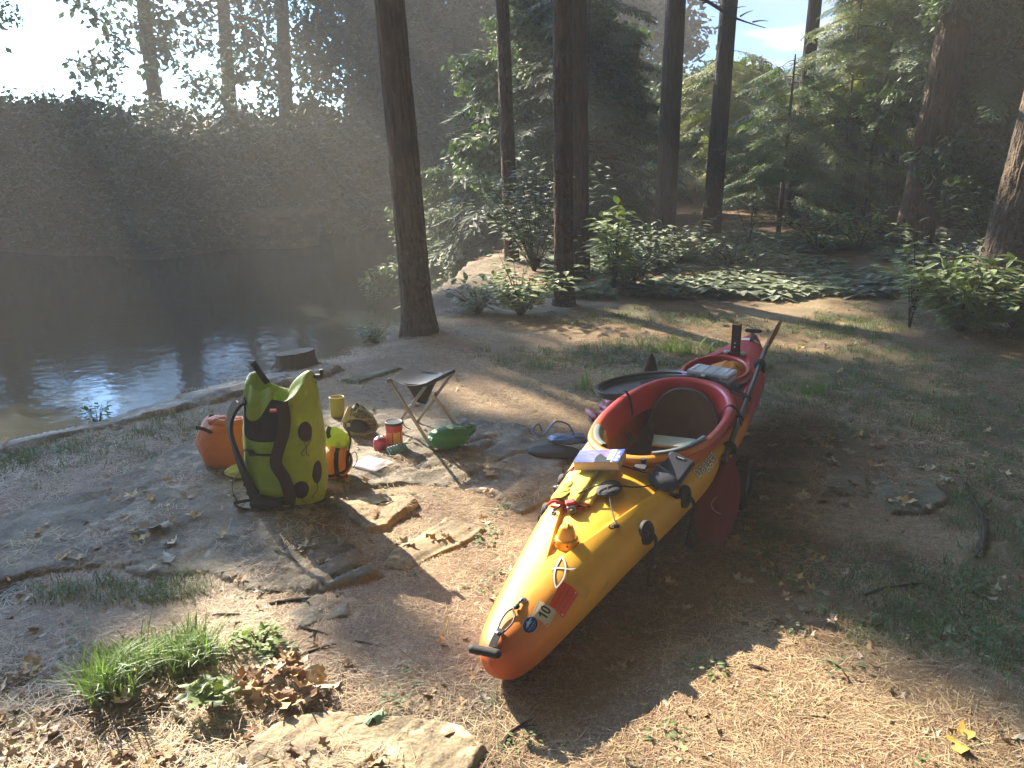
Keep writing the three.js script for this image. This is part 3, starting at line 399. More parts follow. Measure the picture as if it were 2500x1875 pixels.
decal('maker_name', 1.53, 0.62, 0.32, 0.085, 0.03, DEC.name, { side: -1 }).scale.set(1, 1, 1);
decal('stern_sticker', 3.68, 1.0, 0.09, 0.06, 1.57, DEC.stern);

// cart under the hull
{
  const c = thing('kayak_cart', 'small two wheeled kayak cart under the middle of the kayak', 'cart', V(0, 0, 0)); c.position.copy(kayak.position); c.quaternion.copy(kayak.quaternion); c.updateMatrixWorld(true);
  const s = 1.9, gy = c.worldToLocal(W(1.14, 3.92, 0)).y - 0.004, R = 0.132;
  mesh('axle', cyl(0.011, 0.011, 0.78, 14).rotateX(PI / 2).translate(s, gy + R, 0), M([0.3, 0.3, 0.3], 0.4, { metalness: 1 }), c);
  mesh('cradle', [tube([V(s - 0.16, 0.14, -0.27), V(s - 0.12, 0.01, -0.16), V(s - 0.12, -0.014, 0), V(s - 0.12, 0.01, 0.16), V(s - 0.16, 0.14, 0.27)], 0.011, 30, 8), tube([V(s + 0.16, 0.14, -0.27), V(s + 0.12, 0.01, -0.16), V(s + 0.12, -0.014, 0), V(s + 0.12, 0.01, 0.16), V(s + 0.16, 0.14, 0.27)], 0.011, 30, 8), ...[-0.2, 0.2].map((z) => cyl(0.010, 0.010, 0.3, 10).rotateZ(PI / 2).translate(s, 0.012, z * 0.7))], M([0.09, 0.09, 0.09], 0.5), c);
  for (const z of [-0.385, 0.385]) {
    const w = mesh('wheel', lathe([[0.07, -0.028], [0.095, -0.036], [0.118, -0.035], [0.129, -0.022], [0.132, 0], [0.129, 0.022], [0.118, 0.035], [0.095, 0.036], [0.07, 0.028]], 48).rotateX(PI / 2).translate(s, gy + R, z), MAT.rubber, c);
    mesh('rim', [lathe([[0.012, -0.03], [0.03, -0.026], [0.06, -0.012], [0.074, -0.026], [0.074, 0.026], [0.06, 0.012], [0.03, 0.026], [0.012, 0.03]], 36).rotateX(PI / 2).translate(s, gy + R, z)], M([0.10, 0.115, 0.10], 0.55), w);
    mesh('tread', Array.from({ length: 30 }, (_, i) => rbox(0.006, 0.006, 0.05, 0.001).translate(0, 0.132, 0).rotateZ(i / 30 * 2 * PI).translate(s, gy + R, z)), MAT.rubber, w);
  }
}
// paddle strapped along the flank, one blade hanging by the wheel
{
  const lo = W(1.00, 3.75, 0.33), up = W(1.56, 5.12, 0.50), p = thing('paddle', 'double bladed kayak paddle with red near blade, strapped along the kayak', 'paddle');
  const dir = lo.clone().sub(up).normalize();
  mesh('shaft', tube([lo.clone().addScaledVector(dir, 0.06), lo, up, up.clone().addScaledVector(dir, -0.05)], 0.0145, 60, 14), M([0.05, 0.052, 0.055], 0.32, { clearcoat: 0.4 }), p);
  for (const t of [0.07, 0.83]) { const q = lo.clone().lerp(up, t), m = new THREE.Matrix4().compose(q, new THREE.Quaternion().setFromUnitVectors(V(0, 1, 0), dir), V(1, 1, 1)); mesh('drip_ring', xf(lathe([[0.014, -0.02], [0.03, -0.018], [0.036, -0.004], [0.036, 0.006], [0.026, 0.014], [0.014, 0.018]], 24), m), MAT.rubber, p); }
  for (const t of [0.3, 0.48]) { const q = lo.clone().lerp(up, t), m = new THREE.Matrix4().compose(q, new THREE.Quaternion().setFromUnitVectors(V(0, 1, 0), dir), V(1, 1, 1)); mesh('paddle_tie', xf(new THREE.TorusGeometry(0.017, 0.004, 8, 18).rotateX(PI / 2), m), MAT.black, p); }
  const blade = (root, d, side, len, wid, mat, name) => {              // spooned asymmetric blade with a centre rib
    const nrm = d.clone().cross(side).normalize(); side = nrm.clone().cross(d).normalize();
    const f = (sgn) => sheet((u, v) => { const x = (u - 0.5) * 2, e = pow(max(0, sin(PI * (0.06 + 0.94 * v * 0.985))), 0.62) * (v < 0.12 ? 0.3 + v * 5.8 : 1), w = wid / 2 * e * (x > 0 ? 1 : 0.86); const z = 0.03 * pow(v, 2) + 0.012 * (x * x - 0.5) * e + sgn * (0.0022 + 0.011 * exp(-x * x * 26) * (1 - v * 0.85)); return root.clone().addScaledVector(d, v * len).addScaledVector(side, x * w).addScaledVector(nrm, z); }, 22, 30, { flip: sgn < 0 });
    return mesh('blade', [f(1), f(-1)], mat, p);
  };
  const bd = W(0.90, 3.50, 0.02).sub(W(1.00, 3.745, 0.335)).normalize();
  const b1 = blade(W(1.005, 3.755, 0.345), bd, V(-0.9, 0.0, -0.3), 0.47, 0.215, M([0.20, 0.018, 0.02], 0.4, { map: rep(smudge, 1), clearcoat: 0.3, clearcoatRoughness: 0.3 }), 'blade');
  tag(b1, 'dark red blade hanging beside the wheel');
  const mk = mesh('blade_mark', tube([0, 1, 2, 3, 4, 5, 6, 7].map((i) => { const a = i * 0.9; return W(1.005, 3.755, 0.345).addScaledVector(bd, 0.20 + i * 0.011).add(V(-0.035 + 0.017 * cos(a) + i * 0.004, 0.012 * sin(a), 0.028 + i * 0.001)); }), 0.0014, 50, 5), M([0.6, 0.5, 0.3], 0.5), b1);
  tag(blade(up.clone().addScaledVector(dir, -0.02), dir.clone().multiplyScalar(-1).add(V(0.02, 0.02, 0)).normalize(), V(0.25, 1, 0.1), 0.46, 0.2, M([0.33, 0.12, 0.045], 0.45, { map: rep(smudge, 1) }), 'blade'), 'brown blade turned edge-on over the stern');
}
// ---------------------------------------------------------------- camping gear on the rock
const at = (x, f, dy = 0) => W(x, f, surf(x, f) + dy);
const rad = THREE.MathUtils.degToRad;
{ // tall roll-top pack, unrolled and slumped open at the top
  const p = thing('backpack', 'tall lime green roll-top backpack with black harness, top flopped open', 'backpack', at(-1.12, 3.97, -0.005), rad(6));
  const rx = table([[0, 0.172], [0.04, 0.188], [0.2, 0.196], [0.42, 0.19], [0.56, 0.172], [0.66, 0.15]]), rz = table([[0, 0.12], [0.05, 0.14], [0.3, 0.15], [0.5, 0.13], [0.6, 0.10], [0.66, 0.085]]);
  const rim = (a) => 0.585 + 0.05 * cos(2 * (a - 0.35)) + 0.012 * sin(3 * a + 1);
  const S = (a, h, off = 0) => { const c = cos(a), q = sin(a), e = 0.82, w = 0.012 * (fbm(cos(a) * 3 + 5, h * 9, sin(a) * 3, 3) - 0.5) * 2 - 0.006 * abs(fbm(cos(a) * 5, h * 5 + cos(a) * 3, sin(a) * 5 + 9, 2) - 0.5); return V((rx(h) + off + w) * Math.sign(c) * pow(abs(c), e), h, (rz(h) + off + w) * Math.sign(q) * pow(abs(q), e)); };
  const lime = cloth([0.27, 0.37, 0.022], 0.55, { transmission: 0.22, thickness: 0, bumpMap: rep(grain, 5), bumpScale: 0.002 });
  mesh('body', [sheet((u, v) => S(u * 2 * PI, v * (rim(u * 2 * PI) - 0.02)), 72, 40, { closeU: true, flip: true, uvs: [2, 2] }), sheet((u, v) => S(u * 2 * PI, 0.002).multiply(V(v, 1, v)), 40, 4)], lime, p);
  mesh('collar', sheet((u, v) => { const a = u * 2 * PI, r = rim(a), q = S(a, r - 0.02), k = v; const fold = 0.02 * sin(a * 5 + v * 3) * k; const inw = 1 - 0.78 * sst(0.15, 1, k); return V(q.x * (1 + 0.03 * sin(k * PI)) * lerp(1, inw, 1) + 0.0, r - 0.02 + 0.055 * sin(min(1, k * 2.2) * PI / 2) * (0.65 + 0.35 * cos(2 * (a - 0.35))) - 0.13 * k * k + fold, q.z * inw + 0.02 * k * sin(a * 3)); }, 72, 16, { closeU: true, flip: true }), lime, p);
  mesh('flap', sheet((u, v) => { const a = rad(lerp(88, 150, u)), k = sin(u * PI), h = lerp(0.605, 0.62 - 0.13 * pow(k, 0.8) - 0.02, v); return S(a, min(h, 0.62), 0.012 + 0.02 * k * v + 0.006 * sin(u * 14)).add(V(0, 0.012 * sin(u * 9 + 1), 0)); }, 24, 12), lime, p);
  const strip = (pts, w, mat, name, off = 0.012, t = 0.012, parent = p) => mesh(name, band(pts.map(([d, h, o = 0]) => S(rad(d), h, off + o)), pts.map(([d]) => V(-sin(rad(d)), 0, cos(rad(d)) * 0.8)), w, t, 36), mat, parent);
  const pad = cloth([0.02, 0.021, 0.024], 0.85), brown = cloth([0.045, 0.033, 0.028], 0.85);
  const panel = (d0, d1, h0, h1, mat, name, off, bend = 0, parent = p) => mesh(name, sheet((u, v) => { const d = lerp(d0, d1, u), e = pow(abs(u * 2 - 1), 4), hh = lerp(h0 + bend * e, h1 - bend * e - 0.06 * (bend ? exp(-pow((u - 0.5) * 6, 2)) : 0), v); return S(rad(d), hh, off * sqrt(max(0.02, 1 - pow(abs(v * 2 - 1), 6))) * sqrt(max(0.02, 1 - e * e))); }, 22, 18), mat, parent);
  panel(80, 150, 0.35, 0.56, pad, 'back_panel', 0.016, 0.03);
  strip([[140, 0.55, 0.006], [150, 0.53, 0.02], [158, 0.47, 0.045], [160, 0.4, 0.05], [154, 0.3, 0.03], [146, 0.2, 0.012], [138, 0.1], [128, 0.05]], 0.062, pad, 'shoulder_strap', 0.014, 0.016);
  strip([[86, 0.545, 0.004], [84, 0.5, 0.014], [85, 0.42, 0.02], [90, 0.33, 0.016], [93, 0.25, 0.01], [88, 0.17, 0.006], [85, 0.08], [86, 0.03]], 0.056, brown, 'shoulder_strap', 0.014, 0.014);
  for (const [d, h] of [[150, 0.535], [92, 0.515]]) { const q = S(rad(d), h, 0.034); const l = mesh('strap_logo', xf(rbox(0.034, 0.018, 0.004, 0.001), pose(q, -0.2, rad(90 - d), 0)), M([0.55, 0.05, 0.07], 0.5), p); mesh('logo_print', xf(rbox(0.026, 0.007, 0.004, 0.0005), pose(S(rad(d), h + 0.004, 0.0365), -0.2, rad(90 - d), 0)), MAT.white, l); }
  strip([[146, 0.295], [120, 0.29], [92, 0.29]], 0.03, MAT.webbing, 'load_strap', 0.006, 0.004);
  strip([[165, 0.09], [140, 0.08], [110, 0.06], [80, 0.045]], 0.05, pad, 'hip_belt', 0.01, 0.014);
  mesh('lumbar_pad', xf(blob(0.085, 0.035, 0.04, (d) => crease(d, 2, 0.06, 4)), pose(S(rad(112), 0.03, 0.01))), pad, p);
  mesh('belt_loop', [band([V(-0.12, 0.05, 0.12), V(-0.2, 0.045, 0.13), V(-0.245, 0.03, 0.12), V(-0.2, 0.004, 0.13), V(-0.1, 0.006, 0.14)], V(0, 0.8, 0.6), 0.024, 0.004, 30), band([V(-0.17, 0.2, 0.06), V(-0.24, 0.15, 0.1), V(-0.245, 0.09, 0.12), V(-0.22, 0.03, 0.13)], V(0.2, 0.1, 1), 0.014, 0.003, 24)], MAT.webbing, p);
  for (const [d, h, rd, rh] of [[56, 0.39, 12, 0.05], [38, 0.17, 11, 0.062], [69, 0.095, 13, 0.046]]) mesh('vent_patch', sheet((u, v) => { const a = u * 2 * PI, k = v; return S(rad(d + rd * k * cos(a)), h + rh * k * sin(a), 0.005 * sqrt(max(0.05, 1 - k * k * k))); }, 28, 6), cloth([0.028, 0.022, 0.024], 0.8), p);
  for (const [[d0, h0], [d1, h1], sg] of [[[62, 0.355], [66, 0.285], 1], [[48, 0.35], [58, 0.28], -1], [[42, 0.12], [52, 0.05], 1], [[66, 0.06], [64, 0.022], -1]]) mesh('draw_cord', tube([S(rad(d0), h0, 0.006), S(rad((d0 + d1) / 2 - 5 * sg), (h0 + h1) / 2, 0.012), S(rad(d1), h1, 0.008), S(rad(d1 - 3), h1 - 0.012, 0.008)], 0.0018, 24, 5), MAT.black, p);
  mesh('top_strap', band([V(-0.06, 0.60, 0.0), V(-0.09, 0.65, 0.0), V(-0.115, 0.685, -0.02), V(-0.125, 0.70, -0.02)], V(0.9, 0.6, 0.2), 0.03, 0.004, 16), MAT.webbing, p);
  const ts = mesh('top_strap', band([V(0.09, 0.62, 0.0), V(0.14, 0.622, 0.01), V(0.175, 0.63, 0.01)], V(0, 0.4, 1), 0.022, 0.003, 10), lime, p);
  mesh('side_buckle', [rbox(0.045, 0.018, 0.03, 0.005, 0.185, 0.632, 0.01), rbox(0.018, 0.03, 0.02, 0.004, 0.2, 0.65, 0.01), band([V(0.17, 0.6, 0.0), V(0.15, 0.59, 0.01), V(0.12, 0.6, 0.0)], V(0, 0, 1), 0.02, 0.004, 8)], MAT.black, p);
}
{
  const p = thing('dry_bag', 'crumpled orange nylon bag leaning behind the green backpack', 'bag', at(-1.55, 4.42), rad(10));
  const G = sheet((u, v) => { const a = u * 2 * PI, h = 0.255 * v, k = table([[0, 0.8], [0.1, 1], [0.5, 1.02], [0.75, 0.86], [0.92, 0.62], [1, 0.36]])(v), c = cos(a), q = sin(a), f = 0.92 + 0.16 * fbm(c * 2 + 3, v * 4, q * 2 + 1, 3) - 0.05 * abs(sin(a * 2.5 + v * 3)); return V(0.15 * k * f * Math.sign(c) * pow(abs(c), 0.75) - 0.05 * v, h + 0.02 * sin(a * 2) * v, 0.10 * k * f * Math.sign(q) * pow(abs(q), 0.8)); }, 60, 30, { closeU: true, flip: true });
  const or = cloth([0.68, 0.16, 0.014], 0.5, { transmission: 0.18, thickness: 0, bumpMap: rep(grain, 4), bumpScale: 0.004 });
  mesh('body', [G, xf(blob(0.055, 0.022, 0.04, (d) => crease(d, 3, 0.2, 2)), pose(V(-0.05, 0.252, 0)))], or, p);
  mesh('roll_end', xf(blob(0.1, 0.03, 0.05, (d) => crease(d, 2.5, 0.16, 8)), pose(V(0.03, 0.235, 0.005), 0, 0.3, -0.12)), or, p);
  mesh('closure_strip', xf(band([V(-0.07, 0, 0), V(-0.03, 0.004, 0.012), V(0.03, -0.014, 0.014)], V(0, 1, 0.3), 0.02, 0.004, 12), pose(V(-0.09, 0.215, 0.062), 0, 0.2, -0.35)), MAT.webbing, p);
}
{
  const p = thing('mesh_bag', 'limp yellow bag lying between orange bag and backpack', 'bag', at(-1.42, 4.22), rad(-8));
  mesh('body', blob(0.11, 0.042, 0.055, (d) => 0.95 + 0.25 * (fbm(d.x * 2 + 4, d.y * 2, d.z * 3, 3) - 0.5) - 0.3 * sst(0.5, 1, d.x) * abs(d.y), 48, 24, 0.25).translate(0, 0.032, 0), cloth([0.50, 0.46, 0.03], 0.6, { transmission: 0.25, thickness: 0 }), p);
  mesh('hem', tube([V(-0.09, 0.035, 0.04), V(-0.03, 0.028, 0.058), V(0.03, 0.03, 0.055), V(0.09, 0.045, 0.03)], 0.003, 20, 5), cloth([0.55, 0.5, 0.08], 0.6), p);
  const c = thing('clear_bag', 'small clear plastic bag above the limp yellow bag', 'bag', at(-1.42, 4.36), 0.3);
  mesh('film', blob(0.05, 0.065, 0.03, (d) => crease(d, 3, 0.22, 5), 40, 28).translate(0, 0.062, 0), M([0.85, 0.85, 0.85], 0.08, { transmission: 0.85, thickness: 0 }), c);
  mesh('contents', blob(0.03, 0.035, 0.018, (d) => crease(d, 3, 0.2, 9), 24, 16).translate(0.004, 0.04, 0), cloth([0.42, 0.22, 0.14], 0.6), c);
}
{
  const p = thing('stuff_sack', 'round orange stuff sack in black straps with a lime collar, by the backpack', 'sack', at(-0.945, 4.22), rad(0));
  const f = (d) => 1 - 0.10 * exp(-pow(d.z * 0.6 + d.y * 0.6 - 0.15, 2) * 60) - 0.10 * exp(-pow(d.x - 0.35, 2) * 60) - 0.07 * abs(fbm(d.x * 4, d.y * 4, d.z * 4, 2) - 0.5);
  mesh('body', blob(0.105, 0.095, 0.1, f, 60, 40, 0.08).translate(0, 0.088, 0), cloth([0.72, 0.24, 0.012], 0.6, { bumpMap: rep(grain, 5), bumpScale: 0.004 }), p);
  const on = (d) => { const k = f(d) + 0.02; return V(d.x * 0.105 * k, 0.088 + d.y * 0.095 * k, d.z * 0.1 * k); };
  const loop = (fn, w) => mesh('strap', band(Array.from({ length: 26 }, (_, i) => on(fn(i / 25).normalize())), Array.from({ length: 26 }, (_, i) => { const e = 0.01, a = fn(i / 25).normalize(), b = fn(i / 25 + e).normalize(); return a.clone().cross(b.sub(a)).normalize(); }), w, 0.005, 60), MAT.webbing, p);
  loop((t) => { const a = t * 2 * PI; return V(sin(a) * 0.99, cos(a) * 0.72 + 0.08, -cos(a) * 0.68 + 0.1); }, 0.026);
  loop((t) => { const a = lerp(-0.5, 2.5, t); return V(0.36, cos(a), sin(a)); }, 0.026);
  loop((t) => { const a = lerp(0.2, 2.2, t); return V(0.86, cos(a) * 0.6, sin(a) * 0.6); }, 0.02);
  const lime = cloth([0.30, 0.40, 0.03], 0.55, { transmission: 0.2, thickness: 0 });
  mesh('collar', sheet((u, v) => { const a = lerp(0.1, 2 * PI + 0.1, u), r = 0.062 + 0.012 * v, w = 0.05 + 0.05 * pow(abs(sin(a * 1.0 + 0.4)), 2); return V(0.02 + r * cos(a), 0.15 + v * w, -0.03 + r * 0.8 * sin(a)); }, 40, 8), lime, p);
  for (const g of [band([V(0.085, 0.14, 0.0), V(0.095, 0.2, -0.02), V(0.08, 0.255, -0.04)], V(0, 0.3, 1), 0.024, 0.005, 12), band([V(-0.01, 0.17, -0.05), V(-0.03, 0.22, -0.06), V(-0.02, 0.26, -0.06)], V(1, 0, 0.3), 0.022, 0.005, 12), band([V(0.09, 0.13, 0.03), V(0.125, 0.15, 0.03), V(0.135, 0.11, 0.04), V(0.115, 0.07, 0.05)], V(0.2, 0.4, 1), 0.02, 0.004, 16)]) mesh('collar_strap', g, MAT.webbing, p);
}
{
  const p = thing('bottle', 'tall cream plastic bottle with white cap, half hidden by the backpack', 'bottle', at(-1.15, 4.84));
  mesh('body', lathe([[0, 0], [0.026, 0], [0.029, 0.005], [0.029, 0.095], [0.026, 0.108], [0.014, 0.118], [0.014, 0.13]]), M([0.72, 0.68, 0.50], 0.35, { transmission: 0.2, thickness: 0 }), p);
  mesh('cap', lathe([[0, 0.15], [0.016, 0.15], [0.018, 0.147], [0.018, 0.128], [0.014, 0.126]]), MAT.white, p);
  const q = thing('bottle', 'short white bottle with a blue label in front of the cream bottle', 'bottle', at(-1.19, 4.80));
  mesh('body', lathe([[0, 0], [0.022, 0], [0.024, 0.004], [0.024, 0.075], [0.018, 0.088], [0.011, 0.094]]), M([0.75, 0.7, 0.66], 0.4), q);
  mesh('cap', lathe([[0, 0.115], [0.013, 0.115], [0.014, 0.112], [0.014, 0.093]]), MAT.white, q); mesh('label', lathe([[0.0245, 0.06], [0.0245, 0.078]], 24), M([0.3, 0.35, 0.7], 0.5), q);
  mesh('loop', tube([V(0.005, 0.105, 0.014), V(0.03, 0.1, 0.02), V(0.04, 0.07, 0.02), V(0.034, 0.05, 0.02)], 0.0018, 16, 5), MAT.black, q);
}
{
  const p = thing('mug', 'open olive yellow cylindrical cup standing at the back of the rock', 'cup', at(-1.13, 5.26));
  mesh('wall', lathe([[0, 0.006], [0.034, 0.006], [0.038, 0.01], [0.041, 0.128], [0.0435, 0.131], [0.045, 0.128], [0.041, 0.008], [0.036, 0], [0, 0]], 40).scale(1.08, 1, 0.9), M([0.36, 0.31, 0.03], 0.6), p);
  mesh('rim', new THREE.TorusGeometry(0.0433, 0.0022, 8, 40).rotateX(PI / 2).scale(1.08, 1, 0.9).translate(0, 0.1305, 0), M([0.6, 0.56, 0.4], 0.4), p);
}
{
  const p = thing('pouch', 'slumped olive and dark camouflage pouch with open mouth on the rock', 'pouch', at(-0.915, 4.9), rad(-12));
  const camo = data(256, 256, (x, y) => { const n = fbm(x * 5, y * 5, 3, 3), m = fbm(x * 6 + 9, y * 6, 8, 3); return srgb3(n > 0.56 ? [0.24, 0.23, 0.09] : m > 0.52 ? [0.11, 0.115, 0.05] : [0.05, 0.045, 0.03]); }, true);
  const cm = M([1, 1, 1], 0.8, { map: rep(camo, 2), bumpMap: rep(weave, 6), bumpScale: 0.0005 });
  mesh('body', sheet((u, v) => { const a = u * 2 * PI, c = cos(a), q = sin(a), k = table([[0, 0.85], [0.12, 1], [0.45, 1], [0.7, 0.85], [0.9, 0.55], [1, 0.2]])(v), f = 0.9 + 0.3 * (fbm(c * 2 + 2, v * 3, q * 2, 3) - 0.3) - 0.06 * abs(sin(a * 3 + v * 4)); return V(0.105 * k * f * c - 0.03 * v * v, 0.165 * v * (1 - 0.08 * cos(a * 2)), 0.075 * k * f * q - 0.015 * v); }, 56, 28, { closeU: true, flip: true }), cm, p);
  mesh('lid_fold', sheet((u, v) => V(lerp(-0.075, 0.0, u) - 0.02 * v, 0.16 - 0.085 * v + 0.012 * sin(u * 7), 0.02 + 0.058 * v + 0.008 * sin(u * 9 + v * 2)), 14, 10), cloth([0.42, 0.38, 0.16], 0.75), p);
  mesh('mouth', xf(blob(0.072, 0.034, 0.016, null, 28, 16), pose(V(0.005, 0.065, 0.066), -0.3, 0, -0.1)), cloth([0.02, 0.018, 0.016], 0.9), p);
  mesh('binding', tube(Array.from({ length: 20 }, (_, i) => { const a = i / 20 * 2 * PI; return V(0.005 + 0.076 * cos(a), 0.066 + 0.036 * sin(a), 0.07 - 0.006 * sin(a)); }), 0.004, 60, 6, true), MAT.webbing, p);
}
const film = M([0.92, 0.92, 0.94], 0.12, { transmission: 0.7, thickness: 0, clearcoat: 0.5 });
function zipBag(label, x, f, turn, w, d, fill) {
  const p = thing('zip_bag', label, 'bag', at(x, f, 0.004), turn), r = (a, b, s) => fbm(a * 6 + s, b * 6, s, 3) - 0.5;
  mesh('film', sheet((u, v) => V((u - 0.5) * w, 0.012 * sin(PI * u) * sin(PI * v) + 0.006 * r(u, v, 3) + 0.009, (v - 0.5) * d), 24, 24), film, p);
  mesh('back_film', sheet((u, v) => V((u - 0.5) * w, 0.001 + 0.002 * r(u, v, 5), (v - 0.5) * d), 16, 16), film, p);
  mesh('contents', xf(rbox(w * 0.72, 0.012, d * 0.66, 0.005), pose(V(-0.01, 0.008, -d * 0.08), 0, 0.05, 0)), fill, p);
  mesh('seal', rbox(w * 0.98, 0.003, 0.006, 0.001, 0, 0.011, d * 0.42), M([0.6, 0.65, 0.7], 0.3), p);
}
zipBag('clear zip bag of white paper nearest the loose needles', -0.765, 4.36, -0.55, 0.17, 0.15, M([0.78, 0.76, 0.68], 0.8));
zipBag('small clear zip bag beside the camouflage pouch', -1.0, 4.72, 0.15, 0.11, 0.12, M([0.72, 0.72, 0.72], 0.7));
{
  const p = thing('coffee_can', 'tall red plastic coffee can with black lid on the rock', 'can', at(-0.68, 4.66), rad(20));
  mesh('body', lathe([[0, 0], [0.046, 0], [0.05, 0.004], [0.05, 0.02], [0.047, 0.03], [0.047, 0.1], [0.05, 0.112], [0.05, 0.14], [0.047, 0.146]], 44), M([0.44, 0.025, 0.02], 0.35, { clearcoat: 0.3 }), p);
  mesh('lid', lathe([[0, 0.151], [0.044, 0.151], [0.046, 0.154], [0.05, 0.154], [0.052, 0.151], [0.052, 0.138], [0.05, 0.138]], 44), MAT.black, p);
  const lab = (a0, a1, c) => mesh('label', sheet((u, v) => { const a = lerp(a0, a1, u), r = 0.0478; return V(r * cos(a), 0.032 + 0.066 * v, r * sin(a)); }, 14, 4), M(c, 0.4), p);
  lab(1.0, 1.9, [0.62, 0.36, 0.06]); lab(2.1, 2.6, [0.55, 0.22, 0.03]); lab(0.2, 0.8, [0.5, 0.30, 0.05]);
}
{
  const p = thing('gas_canister', 'small dark pink gas canister beside the coffee can', 'canister', at(-0.755, 4.6));
  mesh('body', lathe([[0, 0.004], [0.03, 0.002], [0.036, 0], [0.039, 0.006], [0.039, 0.048], [0.034, 0.062], [0.022, 0.068], [0.016, 0.069]], 36), M([0.34, 0.03, 0.08], 0.3, { metalness: 0.35, clearcoat: 0.4 }), p);
  mesh('valve', [lathe([[0.017, 0.066], [0.018, 0.075], [0.015, 0.077], [0.012, 0.074], [0, 0.073]], 24), cyl(0.005, 0.005, 0.01, 12, 0, 0.08, 0)], MAT.steel, p);
}
{
  const p = thing('wipes_pack', 'small teal packet of crinkled film propped by the coffee can', 'packet', at(-0.645, 4.52, 0.012), 0.55);
  mesh('wrap', xf(sheet((u, v) => { const a = u * 2 * PI, c = cos(a), q = sin(a), e = sin(PI * clamp(v, 0.02, 0.98)); return V((v - 0.5) * 0.105, 0.011 * Math.sign(q) * pow(abs(q), 0.5) * pow(e, 0.25) + 0.0025 * sin(v * 40 + a), 0.03 * Math.sign(c) * pow(abs(c), 0.5)); }, 28, 40, { closeU: true }), pose(V(0, 0.02, 0), 0.45, 0, 0.12)), M([0.06, 0.13, 0.12], 0.22, { clearcoat: 0.6, map: rep(smudge, 3) }), p);
  for (const g of [xf(rbox(0.006, 0.004, 0.06, 0.001, 0.054, 0, 0), pose(V(0, 0.02, 0), 0.45, 0, 0.12)), xf(rbox(0.006, 0.004, 0.06, 0.001, -0.054, 0, 0), pose(V(0, 0.02, 0), 0.45, 0, 0.12))]) mesh('seal_edge', g, M([0.2, 0.3, 0.28], 0.3), p);
}
{ // folding stool
  const A = W(-0.70, 4.70, 0.43), B = W(-0.60, 4.97, 0.43), C = W(-0.35, 4.88, 0.43), D = W(-0.48, 4.61, 0.43);
  const fA = at(-0.47, 4.66), fD = at(-0.725, 4.99), fC = at(-0.60, 5.12), fB = at(-0.34, 4.98), o = W(-0.53, 4.8, 0);
  const p = thing('camp_stool', 'folding camp stool with dark cloth seat and metal crossed legs', 'stool', o), L = (v) => v.clone().sub(o);
  const metal = M([0.30, 0.29, 0.26], 0.35, { metalness: 0.9 });
  for (const [a, b] of [[A, fA], [B, fB], [C, fC], [D, fD]]) { const leg = mesh('leg', tube([L(a), L(b)], 0.0095, 2, 12), metal, p); mesh('foot', xf(new THREE.SphereGeometry(0.0125, 12, 8), new THREE.Matrix4().setPosition(L(b).add(V(0, 0.004, 0)))), MAT.rubber, leg); }
  for (const [a, b] of [[A, B], [D, C]]) mesh('rail', tube([L(a).lerp(L(b), -0.04), L(a).lerp(L(b), 1.04)], 0.0105, 2, 12), MAT.black, p);
  for (const [a, b, c, d] of [[A, fA, D, fD], [B, fB, C, fC]]) { const m = L(a).lerp(L(b), 0.42).lerp(L(c).lerp(L(d), 0.42), 0.5); mesh('pivot', xf(cyl(0.007, 0.007, 0.036, 12).rotateX(PI / 2), pose(m, 0, -0.35, 0)), MAT.steel, p); }
  const navy = cloth([0.045, 0.05, 0.062], 0.55), blk = cloth([0.018, 0.018, 0.02], 0.8);
  const seat = mesh('seat', sheet((u, v) => { const q = L(A).lerp(L(B), u).lerp(L(D).lerp(L(C), u), v); q.y += 0.012 - 0.03 * sin(PI * v) - 0.01 * sin(PI * v) * sin(PI * u); return q; }, 16, 20), navy, p);
  mesh('seat_tag', xf(rbox(0.022, 0.003, 0.016, 0.001), pose(L(C).lerp(L(A), 0.16).add(V(0, 0.006, 0)), 0, 0.4, 0)), M([0.5, 0.04, 0.03], 0.6), seat);
  mesh('pocket', sheet((u, v) => { const k = u * 2 * PI, q = L(A).lerp(L(B), 0.5 + 0.46 * sin(k)).lerp(L(D).lerp(L(C), 0.5 + 0.46 * sin(k)), 0.5 + 0.44 * cos(k)); const low = lerp(1, 0.28, pow(v, 0.7)); const c = L(A).lerp(L(C), 0.5); q.lerp(V(c.x - 0.01, q.y, c.z + 0.02), 1 - low); q.y -= 0.012 + 0.165 * v * (0.85 + 0.15 * sin(k)); return q; }, 36, 12, { closeU: true }), blk, p);
  mesh('pocket_cord', tube([V(-0.1, 0.2, -0.12), V(-0.13, 0.14, -0.11), V(-0.12, 0.09, -0.09), V(-0.08, 0.07, -0.07)], 0.003, 16, 5), MAT.black, p);
}
